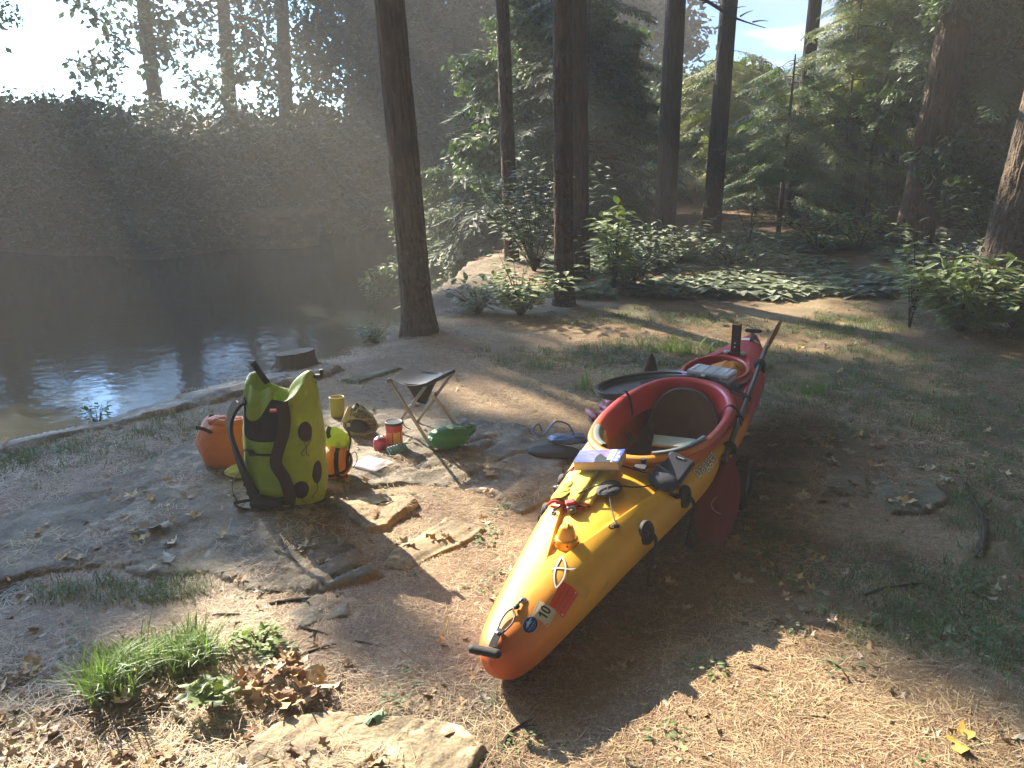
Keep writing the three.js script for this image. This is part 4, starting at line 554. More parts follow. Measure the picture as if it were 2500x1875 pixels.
{
  const p = thing('stuff_sack', 'plump emerald green nylon stuff sack at the foot of the stool', 'sack', at(-0.365, 4.66), rad(28));
  mesh('body', blob(0.135, 0.07, 0.075, (d) => 1 + 0.12 * (fbm(d.x * 3 + 1, d.y * 4, d.z * 4, 3) - 0.5) - 0.05 * abs(sin(d.x * 3 + d.y * 5 + 3 * fbm(d.x * 2, d.z * 2, 4))) * (0.3 + 0.7 * abs(d.y)), 72, 44, 0.1).translate(0, 0.064, 0), cloth([0.035, 0.27, 0.06], 0.38, { bumpMap: rep(grain, 6), bumpScale: 0.004, transmission: 0.12, thickness: 0 }), p);
  mesh('gathered_end', xf(blob(0.035, 0.03, 0.035, (d) => 0.85 + 0.3 * abs(sin(Math.atan2(d.z, d.y) * 5)), 40, 20), pose(V(0.13, 0.085, 0), 0, 0, 0.5)), cloth([0.03, 0.22, 0.05], 0.5), p);
  mesh('draw_cord', tube([V(0.125, 0.11, 0.02), V(0.06, 0.13, 0.05), V(0.0, 0.125, 0.055), V(0.02, 0.10, 0.075)], 0.0022, 20, 5), MAT.black, p);
}
{
  const q = thing('dark_pouch', 'flat dark grey pouch lying under the blue water bag', 'pouch', at(0.24, 4.60), rad(-4));
  mesh('body', blob(0.15, 0.032, 0.085, (d) => 1 + 0.14 * (fbm(d.x * 2, d.y * 2 + 5, d.z * 3, 3) - 0.5), 48, 24, 0.2).translate(0, 0.03, 0), cloth([0.028, 0.027, 0.028], 0.8), q);
  mesh('zip', tube([V(-0.13, 0.04, 0.05), V(-0.04, 0.045, 0.07), V(0.06, 0.042, 0.07), V(0.13, 0.036, 0.05)], 0.003, 24, 5), MAT.black, q);
  const p = thing('water_bag', 'shiny blue water bag with hose loops, on the dark pouch by the kayak', 'water bag', at(0.28, 4.67, 0.05), rad(-6));
  const blue = M([0.012, 0.075, 0.26], 0.22, { clearcoat: 0.7, bumpMap: rep(grain, 3), bumpScale: 0.004 });
  mesh('body', blob(0.15, 0.028, 0.06, (d) => 1 + 0.2 * (fbm(d.x * 3, d.y * 3, d.z * 3, 3) - 0.5) - 0.35 * sst(-0.3, -1, d.x) - 0.06 * abs(sin(d.x * 6 + d.z * 3)), 60, 30).translate(0.02, 0.03, 0), blue, p);
  mesh('slide_clip', rbox(0.055, 0.012, 0.07, 0.004, 0.11, 0.05, -0.01), M([0.02, 0.03, 0.10], 0.3), p);
  mesh('hose', tube([V(0.08, 0.045, -0.03), V(0.04, 0.1, -0.06), V(-0.03, 0.11, -0.07), V(-0.07, 0.07, -0.05), V(-0.1, 0.04, -0.02), V(-0.13, 0.05, 0.01), V(-0.16, 0.075, -0.02), V(-0.13, 0.10, -0.05), V(-0.11, 0.06, -0.04)], 0.0052, 70, 8), M([0.03, 0.11, 0.30], 0.25, { clearcoat: 0.5 }), p);
  mesh('bite_valve', xf(cyl(0.006, 0.008, 0.03, 10), pose(V(-0.165, 0.03, 0.03), 0, 0, 1.2)), M([0.4, 0.45, 0.55], 0.3), p);
  const c = thing('snap_hook', 'yellow D shaped snap hook lying between the blue bag and red bag', 'hook', at(0.57, 4.93, 0.012), 0.2);
  mesh('frame', tube([V(-0.03, 0, 0.012), V(0.03, 0, 0.014), V(0.033, 0, -0.004), V(0.018, 0, -0.03), V(-0.018, 0, -0.03), V(-0.034, 0, -0.004)], 0.005, 50, 8, true), M([0.45, 0.28, 0.03], 0.35, { metalness: 0.5 }), c); mesh('gate', tube([V(-0.022, 0.001, 0.018), V(0.02, 0.001, 0.018)], 0.003, 4, 6), MAT.steel, c);
}
{
  const p = thing('dry_bag', 'dark red roll-top bag on the ground behind the kayak flank', 'bag', at(0.68, 5.12), rad(16));
  const red = cloth([0.36, 0.018, 0.028], 0.36, { clearcoat: 0.25, bumpMap: rep(grain, 4), bumpScale: 0.003 });
  mesh('body', blob(0.24, 0.105, 0.11, (d) => 1 + 0.10 * (fbm(d.x * 2 + 3, d.y * 3, d.z * 3, 3) - 0.5) - 0.3 * sst(-0.45, -1, d.x) * (1 - abs(d.z) * 0.5) - 0.06 * abs(sin(d.y * 6 + d.x * 3)) * sst(0.1, -0.8, d.x), 60, 36, 0.1).translate(0.03, 0.1, 0), red, p);
  mesh('roll_top', xf(blob(0.028, 0.022, 0.095, (d) => crease(d, 3, 0.1, 3), 28, 20), pose(V(-0.19, 0.1, 0), 0, 0, 0.2)), cloth([0.3, 0.02, 0.025], 0.45), p);
  mesh('buckle', [rbox(0.02, 0.016, 0.045, 0.004, -0.205, 0.075, 0.04), band([V(-0.2, 0.07, 0.08), V(-0.2, 0.05, 0.03), V(-0.19, 0.06, -0.05)], V(0.3, 1, 0), 0.022, 0.004, 10)], MAT.black, p);
}
{
  const p = thing('black_bag', 'dark bag slumped behind the kayak under the black hatch cover', 'bag', at(0.86, 5.28), rad(25));
  mesh('body', blob(0.19, 0.135, 0.13, (d) => 1 + 0.14 * (fbm(d.x * 2, d.y * 2, d.z * 2 + 4, 3) - 0.5), 48, 30, 0.1).translate(0, 0.12, 0), cloth([0.022, 0.021, 0.026], 0.85), p);
  mesh('handle', band([V(-0.1, 0.22, 0.02), V(-0.04, 0.25, 0.03), V(0.06, 0.25, 0.03), V(0.11, 0.22, 0.02)], V(0, 0, 1), 0.025, 0.004, 16), MAT.webbing, p);
  const b = thing('wood_stub', 'dark brown pointed wooden stub standing in grass behind the hatch cover', 'stub', at(0.97, 5.82), 0.4);
  mesh('wood', sheet((u, v) => { const a = u * 2 * PI, k = table([[0, 1], [0.35, 0.95], [0.7, 0.68], [0.92, 0.3], [1, 0.04]])(v); return V(0.07 * k * cos(a) + 0.012 * v, 0.30 * v - 0.02 + 0.02 * n3(cos(a) * 3, sin(a) * 3, 5) * v, 0.05 * k * sin(a) * (1 + 0.15 * n3(cos(a) * 5, v * 3))); }, 28, 20, { closeU: true, flip: true }), M([0.06, 0.032, 0.022], 0.85, { bumpMap: rep(grain, 2, 1), bumpScale: 0.008 }), b);
  mesh('bark_edge', limb([V(0.03, 0, 0.045), V(0.04, 0.14, 0.042), V(0.02, 0.25, 0.02)], 0.012, 0.006, 8, 6, 0.4), M([0.035, 0.024, 0.02], 0.9), b);
}
// ---------------------------------------------------------------- things on the kayak
{ // hatch cover lying upside down across the flank
  const p = thing('hatch_cover', 'black oval hatch cover lying upturned across the kayak behind the cockpit', 'hatch cover', K2W(2.50, 0.25, -0.33));
  p.quaternion.copy(kayak.quaternion).multiply(new THREE.Quaternion().setFromEuler(new THREE.Euler(-0.2, 0.05, 0.02)));
  const ring = (n) => sheet((u, v) => { const a = u * 2 * PI, k = table([[0, 0], [0.55, 0.8], [0.72, 0.86], [0.8, 0.96], [0.88, 1], [0.94, 1.0], [1, 0.97]])(v), y = table([[0, 0.004], [0.55, 0.004], [0.72, 0.012], [0.8, 0.034], [0.88, 0.038], [0.94, 0.028], [1, -0.004]])(v); return V(0.205 * k * cos(a), y, 0.30 * k * sin(a)); }, 72, 24, { closeU: true });
  mesh('shell', ring(), M([0.02, 0.021, 0.024], 0.34, { bumpMap: rep(grain, 3), bumpScale: 0.0015 }), p);
  mesh('underside', sheet((u, v) => { const a = u * 2 * PI; return V(0.198 * v * cos(a), -0.006, 0.29 * v * sin(a)); }, 60, 3, { closeU: true }), MAT.black, p);
  mesh('gasket', new THREE.TorusGeometry(1, 0.012, 8, 72).rotateX(PI / 2).scale(0.188, 0.4, 0.275).translate(0, 0.03, 0), MAT.rubber, p);
}
{
  const p = thing('clear_case', 'clear ribbed plastic case on the deck between cockpit and rear hatch', 'case', K2W(2.53, 0.366, 0.05)); p.quaternion.copy(kayak.quaternion).multiply(new THREE.Quaternion().setFromEuler(new THREE.Euler(-0.02, -0.16, 0)));
  const cl = M([0.80, 0.84, 0.86], 0.12, { transmission: 0.6, thickness: 0, clearcoat: 0.6 });
  mesh('base', rbox(0.13, 0.035, 0.24, 0.01, 0, -0.006, 0), cl, p);
  const lid = mesh('lid', rbox(0.135, 0.024, 0.245, 0.009, 0, 0.026, 0), M([0.80, 0.84, 0.86], 0.15, { transmission: 0.55, thickness: 0, clearcoat: 0.6 }), p);
  for (let i = 0; i < 4; i++) mesh('rib', rbox(0.12, 0.006, 0.008, 0.003, 0, 0.04, -0.09 + i * 0.06), cl, lid);
  mesh('edge_seal', [rbox(0.139, 0.006, 0.25, 0.003, 0, 0.013, 0)], M([0.10, 0.11, 0.12], 0.3), p);
  mesh('latch', rbox(0.008, 0.032, 0.05, 0.003, -0.07, 0.012, -0.02), cl, p); mesh('latch', rbox(0.01, 0.03, 0.012, 0.003, -0.068, 0.012, 0.08), cl, p);
  mesh('contents', rbox(0.11, 0.022, 0.21, 0.006, 0, -0.004, 0), cloth([0.10, 0.035, 0.03], 0.7), p);
}
{
  const p = thing('orange_cloth', 'rumpled orange cloth stuffed into the open rear hatch', 'cloth', K2W(2.88, 0.27, 0.05)); p.quaternion.copy(kayak.quaternion);
  mesh('folds', sheet((u, v) => { const x = (u - 0.5) * 0.24, z = (v - 0.5) * 0.2, r = hypot(x / 0.12, z / 0.1); return V(x, 0.02 + 0.055 * (1 - r * r * 0.7) + 0.045 * (fbm(x * 16 + 2, z * 16, 3, 3) - 0.5) - 0.02 * abs(sin(x * 30 + z * 12)), z); }, 36, 36), cloth([0.62, 0.24, 0.03], 0.8), p);
}
{
  const p = deckThing('book', 'thick paperback book with purple landscape cover on the fore deck', 'book', 1.135, -0.07, 0, 0.056); p.rotateY(0.12);
  const cover = paint(512, 320, (x, w, h) => { // landscape print, spine side down
    const g = x.createLinearGradient(0, 0, w, h); g.addColorStop(0, '#3e4c86'); g.addColorStop(0.35, '#8f92c8'); g.addColorStop(0.7, '#8a74b4'); g.addColorStop(1, '#c7c6dc'); x.fillStyle = g; x.fillRect(0, 0, w, h);
    const r = rng(31); for (let i = 0; i < 420; i++) { x.fillStyle = `rgba(${40 + r() * 60},${44 + r() * 60},${90 + r() * 80},0.16)`; x.beginPath(); x.ellipse(r() * 330, r() * h, 10 + r() * 40, 3 + r() * 10, -0.3, 0, 7); x.fill(); }
    x.fillStyle = '#252a1e'; x.beginPath(); x.moveTo(250, 0); x.bezierCurveTo(220, 90, 230, 190, 262, 212); x.bezierCurveTo(300, 190, 320, 130, 380, 96); x.lineTo(430, 60); x.lineTo(430, 0); x.fill(); for (let i = 0; i < 200; i++) { x.fillStyle = '#20251a'; x.beginPath(); x.arc(235 + r() * 190, r() * 150 * (1 - i / 500), 3 + r() * 7, 0, 7); x.fill(); }
    x.fillStyle = '#c6ddd8'; x.fillRect(366, 60, 70, 260); x.fillStyle = '#b4cf7a'; x.fillRect(420, 0, 12, 320); x.fillStyle = '#37489c'; x.fillRect(432, 0, 80, 320); x.fillStyle = '#d8dcf0'; for (let i = 0; i < 9; i++) x.fillRect(444, 40 + i * 29, 30 + r() * 30, i % 3 ? 8 : 15);
  });
  const pages = data(64, 32, (a, b) => srgb3([0.62, 0.44, 0.24].map((v) => v * (0.85 + 0.25 * hsh(0, floor(b * 32), 3)))), true);
  mesh('pages', rbox(0.121, 0.035, 0.196, 0.002, 0, 0.020, 0), M([1, 1, 1], 0.9, { map: pages }), p);
  const ct = mesh('front_cover', sheet((u, v) => V((v - 0.5) * -0.126, 0.0392 + 0.003 * pow(u, 6) + 0.001 * sin(u * 5), (u - 0.5) * 0.201), 16, 8), M([1, 1, 1], 0.25, { map: cover, clearcoat: 0.5, clearcoatRoughness: 0.2 }), p);
  mesh('back_cover', rbox(0.126, 0.0014, 0.201, 0.0006, 0, 0.0016, 0), M([0.3, 0.32, 0.5], 0.4), p); mesh('spine', rbox(0.0016, 0.038, 0.201, 0.0006, 0.063, 0.020, 0), M([0.25, 0.27, 0.45], 0.4), p);
}
{
  const p = thing('folded_towel', 'folded yellow cloth with red edging under the book on the fore deck', 'cloth', V(0, 0, 0)); p.position.copy(kayak.position); p.quaternion.copy(kayak.quaternion);
  const yel = cloth([0.80, 0.60, 0.10], 0.9, { bumpMap: rep(grain, 6), bumpScale: 0.003 }), redT = cloth([0.55, 0.03, 0.015], 0.8);
  const lay = (s0, s1, v0, v1, h0, bulge, sk = 0) => sheet((u, w) => { const a = u * 2 * PI, c = cos(a), q = sin(a), s = lerp(s0, s1, w), wv = (v1 - v0) / 2, vm = (v0 + v1) / 2 + sk * (w - 0.5), v = vm + wv * Math.sign(c) * pow(abs(c), 0.45), e = w < 0.03 ? 0.6 : w > 0.97 ? 0.6 : 1; return onDeck(s, v, h0 + bulge * Math.sign(q) * pow(abs(q), 0.6) * e + 0.002 * sin(s * 70 + v * 20)); }, 32, 24, { closeU: true });
  mesh('layer', lay(0.845, 1.25, -0.165, -0.06, 0.034, 0.014, -0.02), yel, p); mesh('layer', lay(0.85, 1.26, -0.155, -0.03, 0.012, 0.011, -0.02), yel, p); mesh('layer', lay(0.87, 1.2, -0.058, -0.012, 0.014, 0.012, -0.01), yel, p);
  mesh('red_edge', [tube([onDeck(0.842, -0.17, 0.024), onDeck(0.838, -0.14, 0.032), onDeck(0.84, -0.09, 0.03), onDeck(0.848, -0.05, 0.024)], 0.007, 20, 7), tube([onDeck(0.845, -0.165, 0.012), onDeck(0.842, -0.11, 0.012), onDeck(0.852, -0.03, 0.01)], 0.006, 20, 7), tube([onDeck(0.862, -0.06, 0.02), onDeck(0.866, -0.03, 0.02), onDeck(0.872, -0.008, 0.016)], 0.005, 12, 6), tube([onDeck(1.14, -0.2, 0.02), onDeck(1.22, -0.17, 0.03), onDeck(1.258, -0.12, 0.034), onDeck(1.255, -0.07, 0.03)], 0.005, 24, 6)], redT, p);
}
{
  const p = deckThing('buckle_light', 'small grey and red clip light hooked to the fore deck bungee', 'clip', 0.82, -0.065, 0.5, 0.004);
  mesh('housing', rbox(0.04, 0.034, 0.036, 0.006, 0, 0.018, 0), M([0.13, 0.115, 0.115], 0.5), p); mesh('cap', rbox(0.03, 0.012, 0.038, 0.004, 0.012, 0.04, 0), M([0.55, 0.03, 0.035], 0.4), p); mesh('lens', cyl(0.012, 0.013, 0.012, 16).rotateZ(PI / 2).translate(-0.024, 0.016, 0), MAT.black, p);
}
{
  const p = deckThing('deck_lantern', 'small round yellow plastic lantern near the bow of the kayak', 'lantern', 0.615, 0.0, 0, -0.004, false);
  const yp = M([0.80, 0.36, 0.012], 0.3, { clearcoat: 0.4 });
  mesh('dome', lathe([[0, 0.082], [0.016, 0.081], [0.024, 0.076], [0.031, 0.06], [0.037, 0.036], [0.0385, 0.03]], 36), yp, p);
  mesh('collar', lathe([[0.0385, 0.032], [0.044, 0.03], [0.046, 0.022], [0.046, 0.008], [0.05, 0.004], [0.05, -0.004], [0, -0.004]], 36), yp, p);
  for (const a of [0.3, 1.5, 2.7, 4, 5.2]) mesh('screw', new THREE.SphereGeometry(0.0042, 10, 8).translate(0.0465 * cos(a), 0.016, 0.0465 * sin(a)), MAT.black, p);
  mesh('handle', tube([V(-0.018, 0.076, 0.01), V(-0.008, 0.088, 0.008), V(0.012, 0.088, -0.008), V(0.03, 0.066, -0.014)], 0.0035, 20, 6), M([0.7, 0.45, 0.12], 0.3), p);
}
{
  const p = deckThing('camera_pouch', 'navy padded pouch with open flap clipped beside the cockpit rim', 'pouch', 1.265, 0.205, 0, 0.012); p.rotateY(-0.25); p.rotateZ(0.0);
  const nv = cloth([0.035, 0.04, 0.066], 0.8, { bumpMap: rep(weave, 8), bumpScale: 0.0006 });
  mesh('back', xf(rbox(0.13, 0.03, 0.125, 0.014), pose(V(0.03, 0.035, 0), 0, 0, 0.32)), nv, p);
  mesh('flap', xf(blob(0.05, 0.026, 0.068, (d) => 1 + 0.08 * (fbm(d.x * 2, d.y * 2, d.z * 2, 2) - 0.5), 36, 24), pose(V(-0.068, 0.025, 0.004), 0, 0.1, 0.1)), nv, p);
  mesh('gusset', sheet((u, v) => V(lerp(-0.06, 0.0, u), 0.02 + 0.028 * sin(PI * u) * (1 - v) + 0.014, -0.058 + 0.09 * v), 10, 10), nv, p);
  mesh('logo', xf(rbox(0.012, 0.002, 0.05, 0.0008), pose(V(0.068, 0.0645, 0.0), 0, 0.12, 0.32)), MAT.black, p); mesh('logo_print', xf(rbox(0.005, 0.002, 0.03, 0.0005), pose(V(0.068, 0.0655, 0.0), 0, 0.12, 0.32)), MAT.white, p);
  mesh('edge_binding', tube([V(-0.11, 0.03, -0.04), V(-0.118, 0.03, 0.01), V(-0.1, 0.03, 0.06)], 0.004, 16, 6), MAT.webbing, p);
  mesh('clip', rbox(0.026, 0.012, 0.018, 0.003, -0.085, 0.0, 0.082), MAT.black, p);
}
{
  const p = thing('notebook', 'spiral notebook with pale green pages on the kayak seat', 'notebook', K2W(1.94, 0.185, 0.02)); p.quaternion.copy(kayak.quaternion).multiply(new THREE.Quaternion().setFromEuler(new THREE.Euler(0.05, 0.25, -0.08)));
  const pg = data(256, 256, (x, y) => srgb3([0.50, 0.54, 0.40].map((v) => v * (0.86 + 0.2 * tileN(x, y, 6)) * (0.9 + 0.1 * tileN(x, y, 40, 4)))), true);
  mesh('pages', rbox(0.15, 0.012, 0.21, 0.003, 0, 0, 0), M([1, 1, 1], 0.85, { map: pg }), p); mesh('cover', rbox(0.154, 0.003, 0.214, 0.001, 0, -0.0085, 0), M([0.2, 0.25, 0.35], 0.6), p);
  mesh('spiral', Array.from({ length: 16 }, (_, i) => new THREE.TorusGeometry(0.009, 0.0014, 5, 12).translate(-0.07 + i * 0.0093, 0, -0.107).applyMatrix4(new THREE.Matrix4())), M([0.5, 0.55, 0.62], 0.35, { metalness: 0.6 }), p);
  const f = thing('yellow_float', 'small yellow float tucked inside the cockpit by the rim pad', 'float', K2W(1.62, 0.26, -0.245)); f.quaternion.copy(kayak.quaternion);
  mesh('body', blob(0.028, 0.055, 0.022, (d) => 1 + 0.1 * (fbm(d.x * 3, d.y * 3, d.z * 3, 2) - 0.5), 24, 18), M([0.55, 0.36, 0.03], 0.5), f); mesh('cap', blob(0.02, 0.016, 0.016, null, 16, 12).translate(0, 0.052, 0), M([0.62, 0.6, 0.2], 0.5), f);
}
{ // stump
  const p = thing('tree_stump', 'low weathered tree stump at the edge of the river bank', 'stump', at(-1.72, 6.58, -0.03), 0.3);
  mesh('wood', sheet((u, v) => { const a = u * 2 * PI, fl = 0.15 + 0.1 * pow(1 - v, 2.5) * (0.6 + 0.8 * n3(cos(a) * 2 + 4, sin(a) * 2)), r = fl * (1 + 0.16 * (fbm(cos(a) * 6, sin(a) * 6, v * 1.5, 3) - 0.5)); return V(r * cos(a), 0.2 * v + 0.02 * v * sin(a + 1), r * 0.85 * sin(a)); }, 60, 18, { closeU: true, flip: true, uvs: [3, 1] }), M([0.13, 0.10, 0.075], 0.95, { bumpMap: rep(grain, 6, 1), bumpScale: 0.02 }), p);
  mesh('cut_top', sheet((u, v) => { const a = u * 2 * PI, r = 0.15 * v * (1 + 0.16 * (fbm(cos(a) * 6, sin(a) * 6, 1.5, 3) - 0.5)); return V(r * cos(a), 0.2 + 0.02 * v * sin(a + 1) + 0.012 * fbm(r * cos(a) * 30, r * sin(a) * 30, 3), r * 0.85 * sin(a)); }, 48, 10, { closeU: true }), M([0.24, 0.20, 0.15], 0.95, { bumpMap: rep(grain, 4), bumpScale: 0.008 }), p);
  for (const [a, l] of [[0.2, 0.35], [2.4, 0.3], [5.2, 0.35], [3.9, 0.26]]) mesh('root', limb([V(0.12 * cos(a), 0.09, 0.1 * sin(a)), V(0.22 * cos(a), 0.05, 0.2 * sin(a)), V(l * cos(a + 0.2), 0.01, l * sin(a + 0.2))], 0.05, 0.015, 8, 8, 0.5), M([0.09, 0.07, 0.055], 0.95), p);
}
// ---------------------------------------------------------------- trees
const barkMap = data(256, 512, (x, y) => { const a = tileN(x, y * 0.35, 22), b = tileN(x, y, 40, 3), c = tileN(x, y, 6, 5); const v = 0.42 + 0.55 * a * (0.6 + 0.4 * b) + 0.2 * (c - 0.5); return [v, v * 0.9, v * 0.8]; }, true);
const barkBump = data(256, 512, (x, y) => 0.65 * pow(tileN(x, y * 0.35, 22), 1.3) + 0.35 * tileN(x, y, 50, 3));
const BARK = { grey: M([0.20, 0.165, 0.13], 0.95, { map: barkMap, bumpMap: barkBump, bumpScale: 0.05 }), brown: M([0.14, 0.095, 0.07], 0.95, { map: barkMap, bumpMap: barkBump, bumpScale: 0.05 }), dark: M([0.075, 0.06, 0.05], 0.95, { map: barkMap, bumpMap: barkBump, bumpScale: 0.04 }), pale: M([0.26, 0.23, 0.19], 0.95, { map: barkMap, bumpMap: barkBump, bumpScale: 0.01 }) };
const leafM = (c, tr = 0.45) => M(c, 0.85, { transmission: tr, thickness: 0 });
const LEAF = { hemlock: leafM([0.10, 0.175, 0.034], 0.5), fir: leafM([0.03, 0.065, 0.026], 0.3), olive: leafM([0.18, 0.215, 0.04], 0.5), bright: leafM([0.19, 0.27, 0.035], 0.5), broad: leafM([0.085, 0.15, 0.032], 0.5), far: leafM([0.045, 0.075, 0.03], 0.45) };
// foliage pieces (many small faces each)
function facets(list) { const p = [], n = []; for (const [a, b, c] of list) { p.push(...a.toArray(), ...b.toArray(), ...c.toArray()); } const g = new THREE.BufferGeometry(); g.setAttribute('position', new THREE.Float32BufferAttribute(p, 3)); g.computeVertexNormals(); g.setAttribute('uv', new THREE.Float32BufferAttribute(new Float32Array(p.length / 3 * 2), 2)); return g; }
function leafQuad(out, base, dir, up, len, wid) { const side = dir.clone().cross(up).normalize().multiplyScalar(wid / 2), tip = base.clone().addScaledVector(dir, len), mid = base.clone().addScaledVector(dir, len * 0.45).addScaledVector(up, -0.06 * len); out.push([base, mid.clone().add(side), tip], [base, tip, mid.clone().sub(side)]); }
function frond(seed, len, nTw, leaf) {                        // flat drooping conifer spray
  const r = rng(seed), out = [];
  for (let i = 0; i < nTw; i++) { const t = 0.08 + 0.92 * i / nTw, b = V(0, -0.16 * t * t * len, t * len), s = i % 2 ? 1 : -1, l = len * 0.5 * (1 - t * 0.75) * (0.7 + 0.5 * r()), d = V(s * 0.85, -0.12 - 0.2 * r(), 0.65).normalize(), m = 3 + floor(l / leaf); for (let k = 0; k < m; k++) { const q = b.clone().addScaledVector(d, l * k / m); q.y -= 0.1 * l * (k / m) ** 2; const dd = d.clone().add(V((r() - 0.5) * 1.1, (r() - 0.5) * 0.5, (r() - 0.5) * 1.1)).normalize(); leafQuad(out, q, dd, V(0.2 * (r() - 0.5), 1, 0.2 * (r() - 0.5)).normalize(), leaf * (0.8 + 0.6 * r()), leaf * 0.34); } }
  for (let k = 0; k < 6; k++) leafQuad(out, V(0, -0.16 * len * (0.5 + k * 0.08) ** 2, len * (0.5 + k * 0.08)), V((r() - 0.5), -0.3, 1).normalize(), V(0, 1, 0), leaf, leaf * 0.3);
  return facets(out);
}
function leafClump(seed, n, rad_, leaf, wid = 0.6) { const r = rng(seed), out = []; for (let i = 0; i < n; i++) { const d = V(r() - 0.5, r() - 0.5, r() - 0.5).normalize(), b = d.clone().multiplyScalar(rad_ * pow(r(), 0.5)); leafQuad(out, b, V(r() - 0.5, -0.25 + 0.6 * (r() - 0.5), r() - 0.5).normalize(), V(0.7 * (r() - 0.5), 1, 0.7 * (r() - 0.5)).normalize(), leaf * (0.7 + 0.6 * r()), leaf * wid); } return facets(out); }
function needleTuft(seed, n, len) { const r = rng(seed), out = []; for (let i = 0; i < n; i++) { const d = V(r() - 0.5, r() * 0.9 - 0.25, r() - 0.5).normalize(); leafQuad(out, V((r() - 0.5) * len * 0.8, (r() - 0.5) * len * 0.5, (r() - 0.5) * len * 0.8), d, V(r() - 0.5, 1, r() - 0.5).normalize(), len * (0.6 + 0.5 * r()), len * 0.07); } return facets(out); }
const PIECE = { frond: [frond(3, 0.62, 22, 0.075), frond(14, 0.55, 20, 0.07)], big: [frond(23, 0.95, 20, 0.14)], clump: [leafClump(5, 34, 0.26, 0.10), leafClump(9, 30, 0.26, 0.10)], tuft: [needleTuft(4, 60, 0.2)], cloud: [leafClump(15, 60, 0.55, 0.24), leafClump(19, 56, 0.55, 0.22)] };
const tintC = new THREE.Color();
function crown(name, piece, mat, list, parent, r) {            // list: [position, yaw, pitch, roll, scale]
  const m = shade(new THREE.InstancedMesh(piece, mat, list.length)); m.name = name; m.userData.kind = 'stuff'; list.forEach(([p, ry, rx, rz, s], i) => { m.setMatrixAt(i, pose(p, rx, ry, rz, s)); const k = 0.72 + 0.56 * r(); m.setColorAt(i, tintC.setRGB(k * (0.9 + 0.25 * r()), k, k * (0.85 + 0.2 * r()))); }); parent.add(m); return m;
}
function trunkGeo(pts, seg = 24, hs = 60, amp = 0.12, flare = 0.35, s = 1) {   // pts: [x, y, z, radius] from the base up
  const c = curve(pts.map((p) => V(p[0], p[1], p[2]))), R = table(pts.map((p) => [p[1], p[3]])), H = pts[pts.length - 1][1];
  return sheet((u, v) => { const t = v, q = c.getPoint(t), a = u * 2 * PI, y = q.y, r0 = R(y), rg = abs(2 * fbm(cos(a) * 2.6 * s + 3, sin(a) * 2.6 * s, y * 0.9, 4) - 1), fine = abs(2 * fbm(cos(a) * 9 * s + 1, sin(a) * 9 * s, y * 2.2 + 5, 3) - 1), fl = flare * exp(-max(0, y) * 5 / max(0.15, r0 * 6)) * (0.6 + 0.8 * n3(cos(a) * 1.7 + 2, sin(a) * 1.7)); const r = r0 * (1 + fl + amp * (0.5 - rg) + amp * 0.8 * (0.4 - fine)); return V(q.x + r * cos(a), y, q.z + r * sin(a)); }, seg, hs, { closeU: true, flip: true, uvs: [max(1, Math.round(R(0) * 6.28 / 0.5)), H / 1.4] });
}
